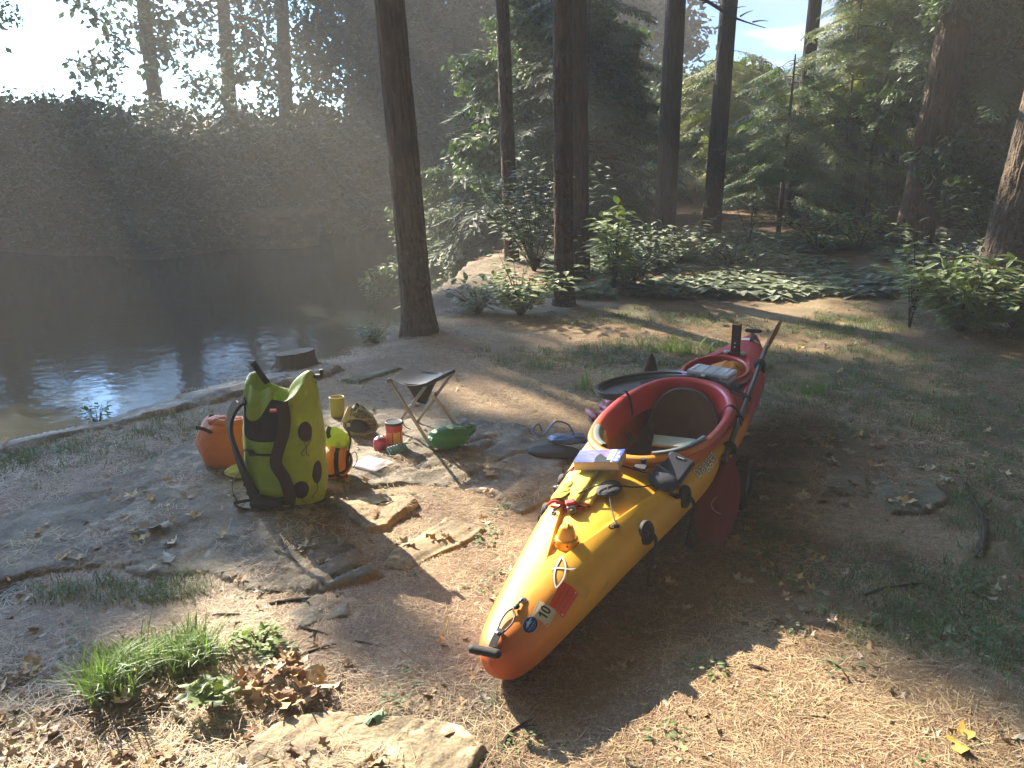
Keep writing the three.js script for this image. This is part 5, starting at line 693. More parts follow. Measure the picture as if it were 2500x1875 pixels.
// a tall tree: trunk, limbs, foliage along the limbs
function tree(o) {
  const r = rng(o.seed), t = thing(o.name, o.label, 'tree', W(o.x, o.f, landY(o.x, o.f) - 0.06), 0, o.group), L = o.lean ?? [0, 0], H = o.H, bm = BARK[o.bark ?? 'grey'];
  const at_ = (y) => V(L[0] * y + (o.bow ?? 0) * sin(PI * y / H), y, -L[1] * y), R0 = o.r;
  mesh('trunk', trunkGeo([0, 0.06, 0.2, 0.4, 0.65, 1].map((k) => { const q = at_(k * H); return [q.x, q.y, q.z, R0 * (1 - 0.72 * k)]; }), o.seg ?? 20, o.hs ?? 50, o.amp ?? 0.1, o.flare ?? 0.35), bm, t);
  const list = [], lg = [], n = o.limbs ?? 0;
  for (let i = 0; i < n; i++) {
    const k = (i + r() * 0.8) / n, y = lerp(o.lo, H * 0.98, k), a = o.dir !== undefined && r() < (o.dirShare ?? 0) ? o.dir + (r() - 0.5) * 1.4 : i * 2.4 + r() * 1.2, len = (o.reach ?? 2) * (o.cone ? lerp(1, 0.2, k) : 0.6 + 0.6 * sin(PI * clamp(0.15 + k * 0.85))) * (0.75 + 0.45 * r()), b = at_(y), d = V(cos(a), 0, sin(a)), rise = o.rise ?? 0.1, droop = o.droop ?? 0.3;
    const pt = (q) => b.clone().addScaledVector(d, len * q).add(V(0, len * (rise * q - droop * q * q), 0));
    lg.push(limb([pt(0), pt(0.35), pt(0.7), pt(1)], max(0.008, R0 * 0.16 * (1 - k * 0.6)), 0.004, 6, 5));
    const m = Math.round(len * (o.dens ?? 9)); for (let j = 0; j < m; j++) { const q = 0.18 + 0.82 * pow(r(), 0.8), p = pt(q), s = (o.size ?? 1) * (0.7 + 0.6 * r()), sd = r() < 0.5 ? -1 : 1, yaw = Math.atan2(d.x, d.z) + sd * (0.25 + 0.9 * r()) * (1 - q * 0.5); p.add(V((r() - 0.5) * 0.3 * len * (1 - q * 0.5) * 0.5, (r() - 0.6) * 0.16 * len * 0.5, (r() - 0.5) * 0.3 * len * (1 - q * 0.5) * 0.5)); list.push([p, yaw, 0.15 + 0.3 * r(), (r() - 0.5) * 0.5, s]); }
  }
  for (const [y, a, len, up, th = 0.03] of o.dead ?? []) { const b = at_(y), d = V(cos(a), 0, sin(a)), P = (q, j = 0) => b.clone().addScaledVector(d, len * q).add(V(0, up * q * len - 0.12 * len * q * q + j, 0)); lg.push(limb([P(0), P(0.3, 0.05 * len * r()), P(0.65, -0.04 * len * r()), P(1)], th, 0.004, 10, 6, 0.5)); for (let k = 0; k < 5; k++) { const q = 0.3 + 0.14 * k, s = k % 2 ? 1 : -1, l2 = len * (0.16 + 0.2 * r()), e = V(cos(a + s * 0.9), 0.1 + 0.4 * (r() - 0.4), sin(a + s * 0.9)); lg.push(limb([P(q), P(q).addScaledVector(e, l2 * 0.5), P(q).addScaledVector(e, l2).add(V(0, -0.08 * l2, 0))], th * 0.35, 0.0025, 6, 5)); } }
  if (lg.length) mesh('limbs', lg, bm, t);
  if (list.length) crown('crown', PIECE[o.piece ?? 'frond'][o.seed % (PIECE[o.piece ?? 'frond'].length)], LEAF[o.leaf ?? 'hemlock'], list, t, r);
  return t;
}
// trunks one can tell apart on the near bank
tree({ name: 'pine_tree', label: 'thick pale grey pine trunk standing at the river edge', x: -0.86, f: 7.82, r: 0.128, H: 17, lean: [-0.058, 0.0], seed: 11, seg: 72, hs: 260, amp: 0.22, flare: 0.75, limbs: 26, lo: 8, reach: 2.6, piece: 'tuft', leaf: 'fir', size: 2.2, dens: 4, dead: [[4.0, -0.35, 1.5, 0.25, 0.03], [3.2, -0.2, 0.9, 0.1, 0.02]] });
tree({ name: 'pine_tree', label: 'slender leaning pine trunk rising behind bushes between the two nearest trunks', x: 0.0, f: 12.3, r: 0.1, H: 17, lean: [-0.055, 0], bow: 0.1, seed: 12, seg: 40, hs: 120, bark: 'brown', limbs: 22, lo: 7, reach: 2.4, piece: 'tuft', leaf: 'fir', size: 2.2, dens: 4, dead: [[4.3, 0.2, 1.6, 0.06, 0.03], [4.6, 3.0, 1.9, 0.0, 0.03], [3.5, 0.5, 1.0, 0.3, 0.02]] });
tree({ name: 'pine_tree', label: 'straight pine trunk with sunlit edge beside the leafy bush', x: 0.56, f: 9.05, r: 0.094, H: 18, lean: [-0.022, 0], seed: 13, seg: 64, hs: 240, bark: 'brown', amp: 0.22, flare: 0.7, limbs: 26, lo: 8, reach: 2.6, piece: 'tuft', leaf: 'fir', size: 2.2, dens: 4, dead: [[3.9, 2.8, 0.9, 0.1, 0.015], [4.4, 0.3, 0.7, -0.1, 0.014]] });
tree({ name: 'pine_tree', label: 'dim pine trunk just behind the sunlit edged trunk', x: 0.86, f: 10.9, r: 0.13, H: 17, lean: [-0.03, 0], seed: 14, seg: 36, hs: 100, bark: 'brown', limbs: 20, lo: 7.5, reach: 2.4, piece: 'tuft', leaf: 'fir', size: 2.2, dens: 4 });
tree({ name: 'pine_tree', label: 'dark straight pine trunk left of the bright sky gap', x: 2.22, f: 12.6, r: 0.15, H: 18, lean: [0.0, 0], seed: 15, seg: 40, hs: 120, bark: 'dark', limbs: 24, lo: 6, reach: 2.6, piece: 'frond', leaf: 'fir', dens: 4, dead: [[3.6, 0.3, 1.2, -0.25, 0.035], [4.2, 2.6, 1.0, -0.1, 0.02]] });
tree({ name: 'pine_tree', label: 'dark slim pine trunk with crooked side limb, under the sky gap', x: 3.38, f: 14.7, r: 0.15, H: 19, lean: [0.014, 0], seed: 16, seg: 40, hs: 120, bark: 'dark', limbs: 22, lo: 8, reach: 2.4, piece: 'tuft', leaf: 'fir', size: 2.0, dens: 4, dead: [[4.55, 2.9, 1.3, 0.35, 0.06], [4.1, 0.5, 1.6, 0.6, 0.02], [4.9, 0.2, 1.8, 0.3, 0.02], [6.1, 0.1, 1.9, 0.2, 0.02]] });
tree({ name: 'pine_tree', label: 'dark trunk crossing the sky gap above the hemlock sprays', x: 5.3, f: 16.4, r: 0.13, H: 19, lean: [0.012, 0], seed: 17, seg: 32, hs: 90, bark: 'dark', limbs: 20, lo: 8, reach: 2.6, piece: 'tuft', leaf: 'olive', size: 2.0, dens: 6, dead: [[5.6, 3.2, 2.4, 0.1, 0.03], [5.2, 2.9, 2.6, 0.02, 0.025], [6.3, 0.3, 1.8, 0.3, 0.03], [6.0, 3.6, 2.0, 0.3, 0.02], [5.9, 0.0, 1.6, -0.05, 0.025]] });
tree({ name: 'pine_tree', label: 'dim trunk standing among the hemlock saplings', x: 6.5, f: 17.2, r: 0.19, H: 18, lean: [0.01, 0], seed: 18, seg: 32, hs: 80, bark: 'dark', limbs: 30, lo: 5.5, reach: 2.6, piece: 'frond', leaf: 'hemlock', dens: 8, size: 1.3 });
tree({ name: 'pine_tree', label: 'broad dark leaning trunk behind the shrub row on the right', x: 6.22, f: 13.4, r: 0.235, H: 19, lean: [0.06, 0.0], seed: 19, seg: 72, hs: 220, bark: 'brown', amp: 0.18, flare: 0.6, limbs: 24, lo: 8, reach: 2.8, piece: 'frond', leaf: 'hemlock', dens: 4, size: 1.4, dead: [[4.5, 0.1, 0.7, 0.1, 0.012], [2.9, 0.0, 0.6, 0.1, 0.012]] });
tree({ name: 'pine_tree', label: 'nearest thick trunk with flaking sunlit bark at the right edge', x: 6.28, f: 10.75, r: 0.30, H: 18, lean: [0.03, 0], bow: 0.25, seed: 20, seg: 96, hs: 320, bark: 'grey', amp: 0.26, flare: 0.5, limbs: 22, lo: 7.5, reach: 2.8, piece: 'frond', leaf: 'hemlock', dens: 4, size: 1.4 });
// young hemlocks with low drooping sprays
const HEM = [[4.62, 15.0, 0.045, 3.0, 0.7, 1.3, 'hemlock with pale thin stem and bare lower twigs'], [5.75, 15.4, 0.035, 4.3, 1.2, 1.5, 'small hemlock with bright drooping sprays in front of the dim trunk'], [6.35, 15.8, 0.045, 5.6, 1.6, 2.0, 'thin stemmed hemlock leaning over the shrub row'], [4.4, 18.5, 0.07, 3.4, 0.8, 2.0, 'low olive hemlock filling the space below the sky gap'], [7.6, 15.2, 0.08, 8.5, 2.4, 2.4, 'dense hemlock between the two broad right hand trunks'], [1.2, 14.9, 0.07, 4.6, 1.0, 1.5, 'shaded hemlock between the sunlit edged trunk and the dark straight trunk'], [8.2, 19, 0.1, 7, 1.6, 2.4, 'sunlit hemlock behind the dim trunk']];
HEM.forEach(([x, f, r, H, lo, reach, label], i) => tree({ name: 'hemlock', label, x, f, r, H, lo, reach, seed: 40 + i, seg: 14, hs: 40, bark: i < 3 ? 'pale' : 'dark', limbs: 26 + i * 3, cone: true, droop: 0.38, rise: 0.12, dens: 10, leaf: ['hemlock', 'bright', 'olive', 'olive', 'hemlock', 'fir', 'olive'][i], size: i < 3 ? 0.85 : 1.15, lean: [i === 2 ? 0.06 : 0.01, 0] }));
// filling trees behind
const FILL = 'shaded trees filling the wood behind the clearing', r0 = rng(99);
[[0.5, 16.9, 4.6, 'fir'], [0.0, 20.5, 4.4, 'broad'], [1.3, 21, 5.8, 'fir'], [4.6, 24, 3.0, 'broad'], [8.9, 17.5, 6.5, 'hemlock'], [10.2, 14.5, 6, 'broad'], [9.6, 12.0, 6, 'fir'], [10.6, 21, 7, 'hemlock'], [11.8, 19, 7, 'fir'], [12.6, 25, 8, 'broad'], [8.4, 13.6, 5.2, 'broad'], [0.8, 16.2, 4.2, 'broad'], [15, 21, 8, 'fir'], [13, 16, 7, 'hemlock'], [2.4, 29, 6, 'fir'], [17, 28, 9, 'broad'], [9.5, 30, 3.6, 'fir'], [12, 32, 5, 'fir'], [6, 34, 4.4, 'broad'], [2.6, 25, 5.4, 'broad']].forEach(([x, f, H, leaf], i) => tree({ name: 'forest_tree', label: 'leafy shaded tree in the dense wood behind the clearing', group: FILL, x, f, r: 0.09 + 0.05 * r0(), H, lo: 0.7, reach: f < 18 && x < 3 ? 1.4 : f < 15 ? 1.9 : leaf === 'broad' ? 2.5 : 2.3, seed: 200 + i, seg: 12, hs: 30, bark: 'dark', limbs: 44, cone: leaf !== 'broad', droop: 0.25, rise: leaf === 'broad' ? 0.3 : 0.1, dens: leaf === 'broad' && f < 22 ? 26 : 9, leaf, piece: leaf === 'broad' ? (f < 22 ? 'clump' : 'cloud') : 'big', size: leaf === 'broad' ? (f < 22 ? 1.25 : 0.9) : 1.25 }));
// ---------------------------------------------------------------- shrubs and ground plants
function bigLeaf(out, base, dir, up, len, wid) {              // pointed leaf, folded along the midrib
  const side = dir.clone().cross(up).normalize(), nrm = side.clone().cross(dir).normalize(), P = (t, s, h) => base.clone().addScaledVector(dir, len * t).addScaledVector(side, s * wid).addScaledVector(nrm, h * len - 0.22 * len * t * t);
  const a = P(0, 0, 0), m1 = P(0.35, 0, 0), m2 = P(0.7, 0, 0), e = P(1, 0, 0); for (const s of [-1, 1]) { const l1 = P(0.3, s * 0.5, 0.06), l2 = P(0.62, s * 0.42, 0.05); out.push([a, l1, m1], [m1, l1, l2], [m1, l2, m2], [m2, l2, e]); }
}
function shrub(o) {
  const r = rng(o.seed), t = thing(o.name ?? 'shrub', o.label, 'shrub', W(o.x, o.f, landY(o.x, o.f) - 0.02), 0, o.group), st = [], out = [];
  for (let i = 0; i < o.stems; i++) {
    const a = r() * 2 * PI, sp = o.w * (0.25 + 0.75 * r()), h = o.h * (0.55 + 0.5 * r()), P = (q) => V(cos(a) * sp * pow(q, 1.3), h * (q - 0.18 * q * q) * 1.15, sin(a) * sp * 0.8 * pow(q, 1.3));
    st.push(limb([P(0), P(0.4), P(0.75), P(1)], 0.006 + 0.004 * r(), 0.0015, 8, 5));
    for (let k = 0; k < o.leaves; k++) { const q = 0.22 + 0.78 * (k + r()) / o.leaves, d = V(cos(a) * 0.5 + (r() - 0.5) * 2, 0.1 + 0.35 * (r() - 0.4), sin(a) * 0.5 + (r() - 0.5) * 2).normalize(), b = P(min(1, q)).addScaledVector(d, 0.02 + o.leaf * 0.6 * r()); bigLeaf(out, b, d, V(0.35 * (r() - 0.5), 1, 0.35 * (r() - 0.5)).normalize(), o.leaf * (0.65 + 0.6 * r()), o.leaf * (o.ratio ?? 0.55)); }
  }
  mesh('stems', st, BARK.dark, t); const f = mesh('foliage', facets(out), LEAF[o.mat ?? 'broad'], t); return t;
}
[
  { x: 0.08, f: 8.55, h: 0.62, w: 0.62, stems: 26, leaves: 16, leaf: 0.11, mat: 'bright', label: 'rounded leafy bush left of the sunlit edged trunk', seed: 1 },
  { x: 1.15, f: 9.6, h: 1.15, w: 0.4, stems: 14, leaves: 20, leaf: 0.15, mat: 'bright', label: 'tall bright leaved sapling in sunlight right of the trunk', seed: 2 },
  { x: 1.35, f: 9.9, h: 0.65, w: 0.9, stems: 24, leaves: 14, leaf: 0.12, mat: 'broad', label: 'dark low shrub around the foot of the bright sapling', seed: 3 },
  { x: 4.15, f: 7.75, h: 0.72, w: 0.72, stems: 40, leaves: 20, leaf: 0.17, ratio: 0.45, mat: 'bright', label: 'broad leaved sunlit bush at the right edge of the clearing', seed: 4 },
  { x: 4.75, f: 7.9, h: 0.6, w: 0.6, stems: 28, leaves: 18, leaf: 0.16, ratio: 0.45, mat: 'bright', label: 'second pale leaved bush cut by the right picture edge', seed: 5 },
  { x: 4.1, f: 8.6, h: 0.95, w: 0.35, stems: 7, leaves: 14, leaf: 0.13, mat: 'bright', label: 'upright bright sprig standing behind the broad leaved bush', seed: 6 },
  { x: 3.75, f: 13.6, h: 1.0, w: 0.4, stems: 8, leaves: 16, leaf: 0.14, mat: 'bright', label: 'small sunlit sapling beside the dark slim trunk', seed: 7 },
  { x: 4.7, f: 13.2, h: 0.65, w: 0.8, stems: 18, leaves: 14, leaf: 0.13, mat: 'bright', label: 'sunlit low shrub, first of the row left of the broad leaning trunk', seed: 8 },
  { x: 5.4, f: 13.4, h: 0.75, w: 0.7, stems: 18, leaves: 14, leaf: 0.13, mat: 'bright', label: 'sunlit low shrub touching the broad leaning trunk', seed: 9 },
  { x: 7.0, f: 12.6, h: 1.1, w: 1.0, stems: 26, leaves: 16, leaf: 0.14, mat: 'bright', label: 'tall leafy shrub between the two broad right hand trunks', seed: 10 },
  { x: 3.0, f: 11.6, h: 0.5, w: 1.1, stems: 26, leaves: 14, leaf: 0.12, mat: 'broad', label: 'dim low shrub under the dark straight trunk', seed: 11 },
  { x: -0.35, f: 8.7, h: 0.4, w: 0.5, stems: 16, leaves: 14, leaf: 0.10, mat: 'broad', label: 'low dark shrub at the foot of the pale grey trunk', seed: 12 },
  { x: -1.25, f: 7.6, h: 0.22, w: 0.22, stems: 10, leaves: 9, leaf: 0.07, mat: 'broad', label: 'small weed at the bank edge left of the pale grey trunk', seed: 13 },
  { x: 0.3, f: 11.4, h: 1.6, w: 1.2, stems: 34, leaves: 20, leaf: 0.13, mat: 'broad', label: 'big shaded shrub around the slender leaning trunk', seed: 14 },
  { x: 5.9, f: 11.6, h: 0.5, w: 0.9, stems: 20, leaves: 12, leaf: 0.12, mat: 'broad', label: 'low shaded shrub in front of the broad leaning trunk', seed: 15 },
  { x: 1.9, f: 11.5, h: 0.7, w: 1.0, stems: 26, leaves: 14, leaf: 0.12, mat: 'broad', label: 'shaded shrub between the bright sapling and the dark straight trunk', seed: 16 },
  { x: -2.72, f: 5.32, h: 0.24, w: 0.1, stems: 5, leaves: 12, leaf: 0.05, mat: 'broad', label: 'thin sprig growing on the rock ledge above the river', seed: 17 },
  { x: 3.75, f: 7.9, h: 0.8, w: 0.12, stems: 4, leaves: 24, leaf: 0.06, mat: 'broad', label: 'spiky narrow stem left of the broad leaved bush', seed: 18 },
  { x: -0.92, f: 2.72, h: 0.10, w: 0.085, stems: 12, leaves: 8, leaf: 0.042, mat: 'bright', name: 'weed', label: 'leafy weed growing beside the small grey slab', seed: 19 },
  { x: -0.80, f: 2.62, h: 0.06, w: 0.07, stems: 9, leaves: 7, leaf: 0.036, mat: 'broad', name: 'weed', label: 'low weed just above the pile of dead oak leaves', seed: 21 },
].forEach((o) => shrub(o));
// oak leaf outline, curled
function oakLeaf(len, curl, seed) {
  const r = rng(seed), n = 14, half = []; for (let i = 0; i <= n; i++) { const t = i / n, e = sin(PI * pow(t, 0.8)), lob = 0.62 + 0.38 * cos(t * 2 * PI * 3.5 + 0.6 + r() * 0.5); half.push([t, max(0.015, 0.34 * e * lob)]); }
  const bend = (t, s) => V((t - 0.5) * len, len * (curl * (pow(2 * t - 1, 2) * 0.35 + 1.6 * s * s) + 0.06 * sin(t * 9 + s * 8 + seed)), s * len), out = [];
  for (let i = 0; i < n; i++) for (const s of [-1, 1]) { const [t0, w0] = half[i], [t1, w1] = half[i + 1], a = bend(t0, 0), b = bend(t1, 0), c = bend(t0, s * w0), d = bend(t1, s * w1), e = bend(t0, s * w0 * 0.5), f = bend(t1, s * w1 * 0.5); out.push([a, b, e], [b, f, e], [e, f, c], [f, d, c]); }
  const g = facets(out); return g;
}
const OAK = [oakLeaf(0.12, 0.25, 1), oakLeaf(0.13, 0.5, 2), oakLeaf(0.11, 0.12, 3), oakLeaf(0.12, -0.3, 4)];
const DRY = { tan: M([0.44, 0.29, 0.14], 0.8), pale: M([0.44, 0.37, 0.26], 0.8), brown: M([0.22, 0.115, 0.055], 0.85), grey: M([0.36, 0.35, 0.31], 0.8), green: M([0.20, 0.34, 0.16], 0.7), yellow: M([0.55, 0.33, 0.05], 0.7) };
const stemFor = (g) => limb([V(-0.055, 0.004, 0), V(-0.075, 0.006, 0.004), V(-0.095, 0.003, 0.01)], 0.0014, 0.0008, 4, 4);
[[-1.66, 3.62, 'grey', 0, 1.5, 'pale grey oak leaf on the bedrock left of the backpack'], [-1.5, 3.35, 'grey', 2, 1.2, 'grey oak leaf on the bedrock below the first one'], [-0.62, 2.84, 'pale', 2, 0.9, 'pale oak leaf between small grey slab and kayak bow'], [-0.42, 2.29, 'green', 3, 1.1, 'pale green leaf at the upper edge of the bottom slab'], [-1.62, 2.72, 'grey', 3, 0.9, 'curled grey leaf in dark soil near the tall grass'], [-1.74, 2.45, 'pale', 1, 0.9, 'pale curled leaf at the left picture edge'], [-1.77, 2.78, 'grey', 0, 0.8, 'small grey leaf in dark soil at the left'], [-1.66, 2.57, 'yellow', 0, 0.6, 'small yellow leaf near the half buried stone'], [1.36, 2.18, 'yellow', 1, 1.15, 'large yellow tan oak leaf in the sunlit needles at bottom right'], [1.47, 2.19, 'tan', 3, 0.9, 'brown oak leaf touching the large yellow one'], [0.41, 2.38, 'tan', 2, 0.9, 'tan oak leaf inside the kayak shadow'], [1.22, 2.98, 'green', 2, 1.1, 'green leaf lying in the shade right of the kayak'], [2.34, 3.32, 'pale', 1, 1.1, 'pale oak leaf in the moss at the right edge'], [2.02, 3.45, 'grey', 0, 1.0, 'grey oak leaf beyond the broken stone'], [1.75, 3.28, 'pale', 3, 0.9, 'pale curled leaf below the two touching stones'], [2.2, 3.02, 'pale', 2, 1.1, 'broad pale leaf beside the right moss patch'], [-0.12, 4.28, 'pale', 0, 1.0, 'pale oak leaf on the bedrock in front of the green sack'], [1.75, 3.72, 'green', 2, 1.0, 'green leaf beside the broken stone'], [2.15, 2.45, 'grey', 1, 0.9, 'grey leaf between the moss and the sunlit needles'], [1.6, 2.22, 'pale', 2, 0.8, 'small pale leaf right of the large yellow one']]
  .forEach(([x, f, c, k, s, label], i) => { const t = thing('fallen_leaf', label, 'leaf', at(x, f, 0.008), i * 2.1); t.scale.setScalar(s); mesh('blade', OAK[k], DRY[c], t); mesh('stalk', stemFor(), DRY.brown, t); });
{ // pile of dead oak leaves
  const r = rng(61), p = thing('leaf_pile', 'heap of curled tan oak leaves above the bottom slab', 'leaf pile', at(-0.76, 2.47));
  for (let i = 0; i < 46; i++) { const a = r() * 6.28, d = 0.16 * sqrt(r()); const m = mesh('dead_leaf', OAK[i % 4], [DRY.tan, DRY.tan, DRY.brown, DRY.pale][i % 4], p); m.position.set(d * cos(a), 0.012 + 0.05 * (1 - d / 0.17) * r() + 0.012, d * 0.75 * sin(a)); m.rotation.set((r() - 0.5) * 1.3, r() * 6.28, (r() - 0.5) * 1.3); m.scale.setScalar(0.6 + 0.4 * r()); }
}
{ // oak seedling
  const r = rng(71), p = thing('oak_seedling', 'young oak seedling with bright lobed leaves in the bottom left', 'seedling', at(-0.98, 2.38)); const lm = [LEAF.bright, LEAF.broad];
  mesh('stem', limb([V(0, -0.01, 0), V(0.004, 0.03, 0), V(0, 0.065, 0.004)], 0.003, 0.002, 6, 5), BARK.brown, p);
  for (let i = 0; i < 11; i++) { const a = i * 2.4, m = mesh('leaf', OAK[i % 3], lm[i % 2], p); m.position.set(0.055 * cos(a), 0.055 + 0.02 * r(), 0.055 * sin(a)); m.rotation.set(0, -a, -0.3 + 0.4 * r(), 'YXZ'); m.scale.setScalar(0.75 + 0.3 * r()); }
}
// twigs
const twig = (label, x, f, len, turn, rad_ = 0.006, mat = BARK.dark, up = 0) => { const r = rng(floor(x * 1000 + f * 77)), t = thing('twig', label, 'twig', at(x, f, rad_ * 0.8), turn), b = (r() - 0.5) * 0.2 * len; mesh('stick', limb([V(-len / 2, 0, 0), V(-len * 0.15, 0.006, b), V(len * 0.2, 0.004, b * 0.6), V(len / 2, up, 0)], rad_, rad_ * 0.6, 12, 7, 0.5), mat, t); if (len > 0.14) mesh('side_twig', limb([V(len * 0.1, 0.004, b * 0.7), V(len * 0.2, 0.012, b + 0.03), V(len * 0.26, 0.02, b + 0.055)], rad_ * 0.5, rad_ * 0.25, 6, 5), mat, t); };
twig('dark broken stick on the small grey slab', -0.86, 3.02, 0.2, 0.25, 0.011); twig('short thick stick left of the small grey slab', -1.1, 2.92, 0.11, 0.05, 0.009, BARK.brown); twig('crooked dark stick at the lower edge of the small grey slab', -0.74, 2.8, 0.15, -0.45, 0.009); twig('short pale stick on the backpack shadow', -0.69, 3.07, 0.07, 1.1, 0.006, BARK.pale); twig('curved thin stick beside the leaf heap', -0.7, 2.66, 0.2, 0.7, 0.006); twig('short brown stick between the small slab and kayak bow', -0.53, 2.72, 0.09, -0.3, 0.008, BARK.brown); twig('dark stick lying across the sunlit needles at bottom right', 0.98, 2.3, 0.14, -0.05, 0.007); twig('short stick at the edge of the kayak shadow', 0.86, 2.56, 0.09, -0.5, 0.009, BARK.brown); twig('small dark stick low in the sunlit needles', 0.66, 2.19, 0.12, 0.1, 0.005); twig('long thin stem lying in the dry litter at bottom left', -1.16, 2.25, 0.42, 1.3, 0.0035, BARK.brown, 0.06); twig('pale thin stick on the backpack shadow below the pack', -0.98, 3.35, 0.16, -0.7, 0.004, BARK.pale); twig('dark stick at the left picture edge', -1.95, 2.75, 0.16, 0.6, 0.006); twig('grey stick in the shade right of the kayak', 1.55, 3.1, 0.3, 0.35, 0.008); twig('thin stick across the moss at the right', 1.85, 2.6, 0.2, -0.3, 0.005);
twig('bark strip at the right corner of the bottom slab', 0.02, 2.24, 0.16, 0.9, 0.007, BARK.brown); twig('short dark stick on the slab nearest the backpack shadow', -0.62, 3.86, 0.09, 0.5, 0.006);
twig('long root like branch across the shade at the right', 2.2, 3.75, 0.9, 1.15, 0.02, BARK.grey);
// loose cover: needles, chips, grass, clover (uncountable)
function scatter(name, label, geo, mat, list, category) { const r = rng(list.length), m = shade(new THREE.InstancedMesh(geo, mat, list.length)); m.name = name; list.forEach(([p, ry, s, rx = 0, rz = 0], i) => { m.setMatrixAt(i, pose(p, rx, ry, rz, s)); const k = 0.7 + 0.6 * r(); m.setColorAt(i, tintC.setRGB(k, k * (0.92 + 0.14 * r()), k * (0.85 + 0.25 * r()))); }); tag(m, label, category, undefined, 'stuff'); scene.add(m); return m; }
function strand(out, b, d, len, w, arc, up = 0) { const s = V(-d.z, 0, d.x).multiplyScalar(w / 2), P = (t) => b.clone().addScaledVector(d, len * t).addScaledVector(s, arc * t * t * len / w).add(V(0, up * sin(PI * t) * len, 0)); const a = P(0), m = P(0.5), e = P(1), q = s.clone(); out.push([a.clone().sub(q), a.clone().add(q), m.clone().add(q)], [a.clone().sub(q), m.clone().add(q), m.clone().sub(q)], [m.clone().sub(q), m.clone().add(q), e]); }
const needlePatch = (seed, n) => { const r = rng(seed), out = []; for (let i = 0; i < n; i++) { const a = r() * 6.28, d = 0.12 * sqrt(r()), t = r() * 6.28; strand(out, V(d * cos(a), 0.002 + 0.007 * r(), d * sin(a)), V(cos(t), 0.06 * (r() - 0.4), sin(t)), 0.05 + 0.05 * r(), 0.0017, (r() - 0.5) * 0.5, 0.06 * r()); } return facets(out); };
const blades = (seed, n, h, w, spread) => { const r = rng(seed), out = []; for (let i = 0; i < n; i++) { const a = r() * 6.28, d = spread * sqrt(r()), b = V(d * cos(a), -0.004, d * sin(a)), t = r() * 6.28, l = h * (0.55 + 0.6 * r()), lean = 0.25 + 0.7 * r(), P = (q) => b.clone().add(V(cos(t) * lean * l * q * q, l * (q - 0.3 * lean * q * q), sin(t) * lean * l * q * q)), s = V(-sin(t), 0, cos(t)).multiplyScalar(w / 2); for (let k = 0; k < 3; k++) { const p = P(k / 3), q = P((k + 1) / 3), wa = 1 - k * 0.25, wb = 1 - (k + 1) * 0.31; out.push([p.clone().addScaledVector(s, -wa), p.clone().addScaledVector(s, wa), q.clone().addScaledVector(s, wb)], [p.clone().addScaledVector(s, -wa), q.clone().addScaledVector(s, wb), q.clone().addScaledVector(s, -wb)]); } } return facets(out); };
const sproutG = (seed, n, leaf) => { const r = rng(seed), out = []; for (let i = 0; i < n; i++) { const a = r() * 6.28, d = 0.06 * sqrt(r()); bigLeaf(out, V(d * cos(a), 0.012 + 0.02 * r(), d * sin(a)), V(cos(a + r()), 0.35 * r(), sin(a + r())).normalize(), V(0, 1, 0), leaf * (0.6 + 0.7 * r()), leaf * 0.6); } return facets(out); };
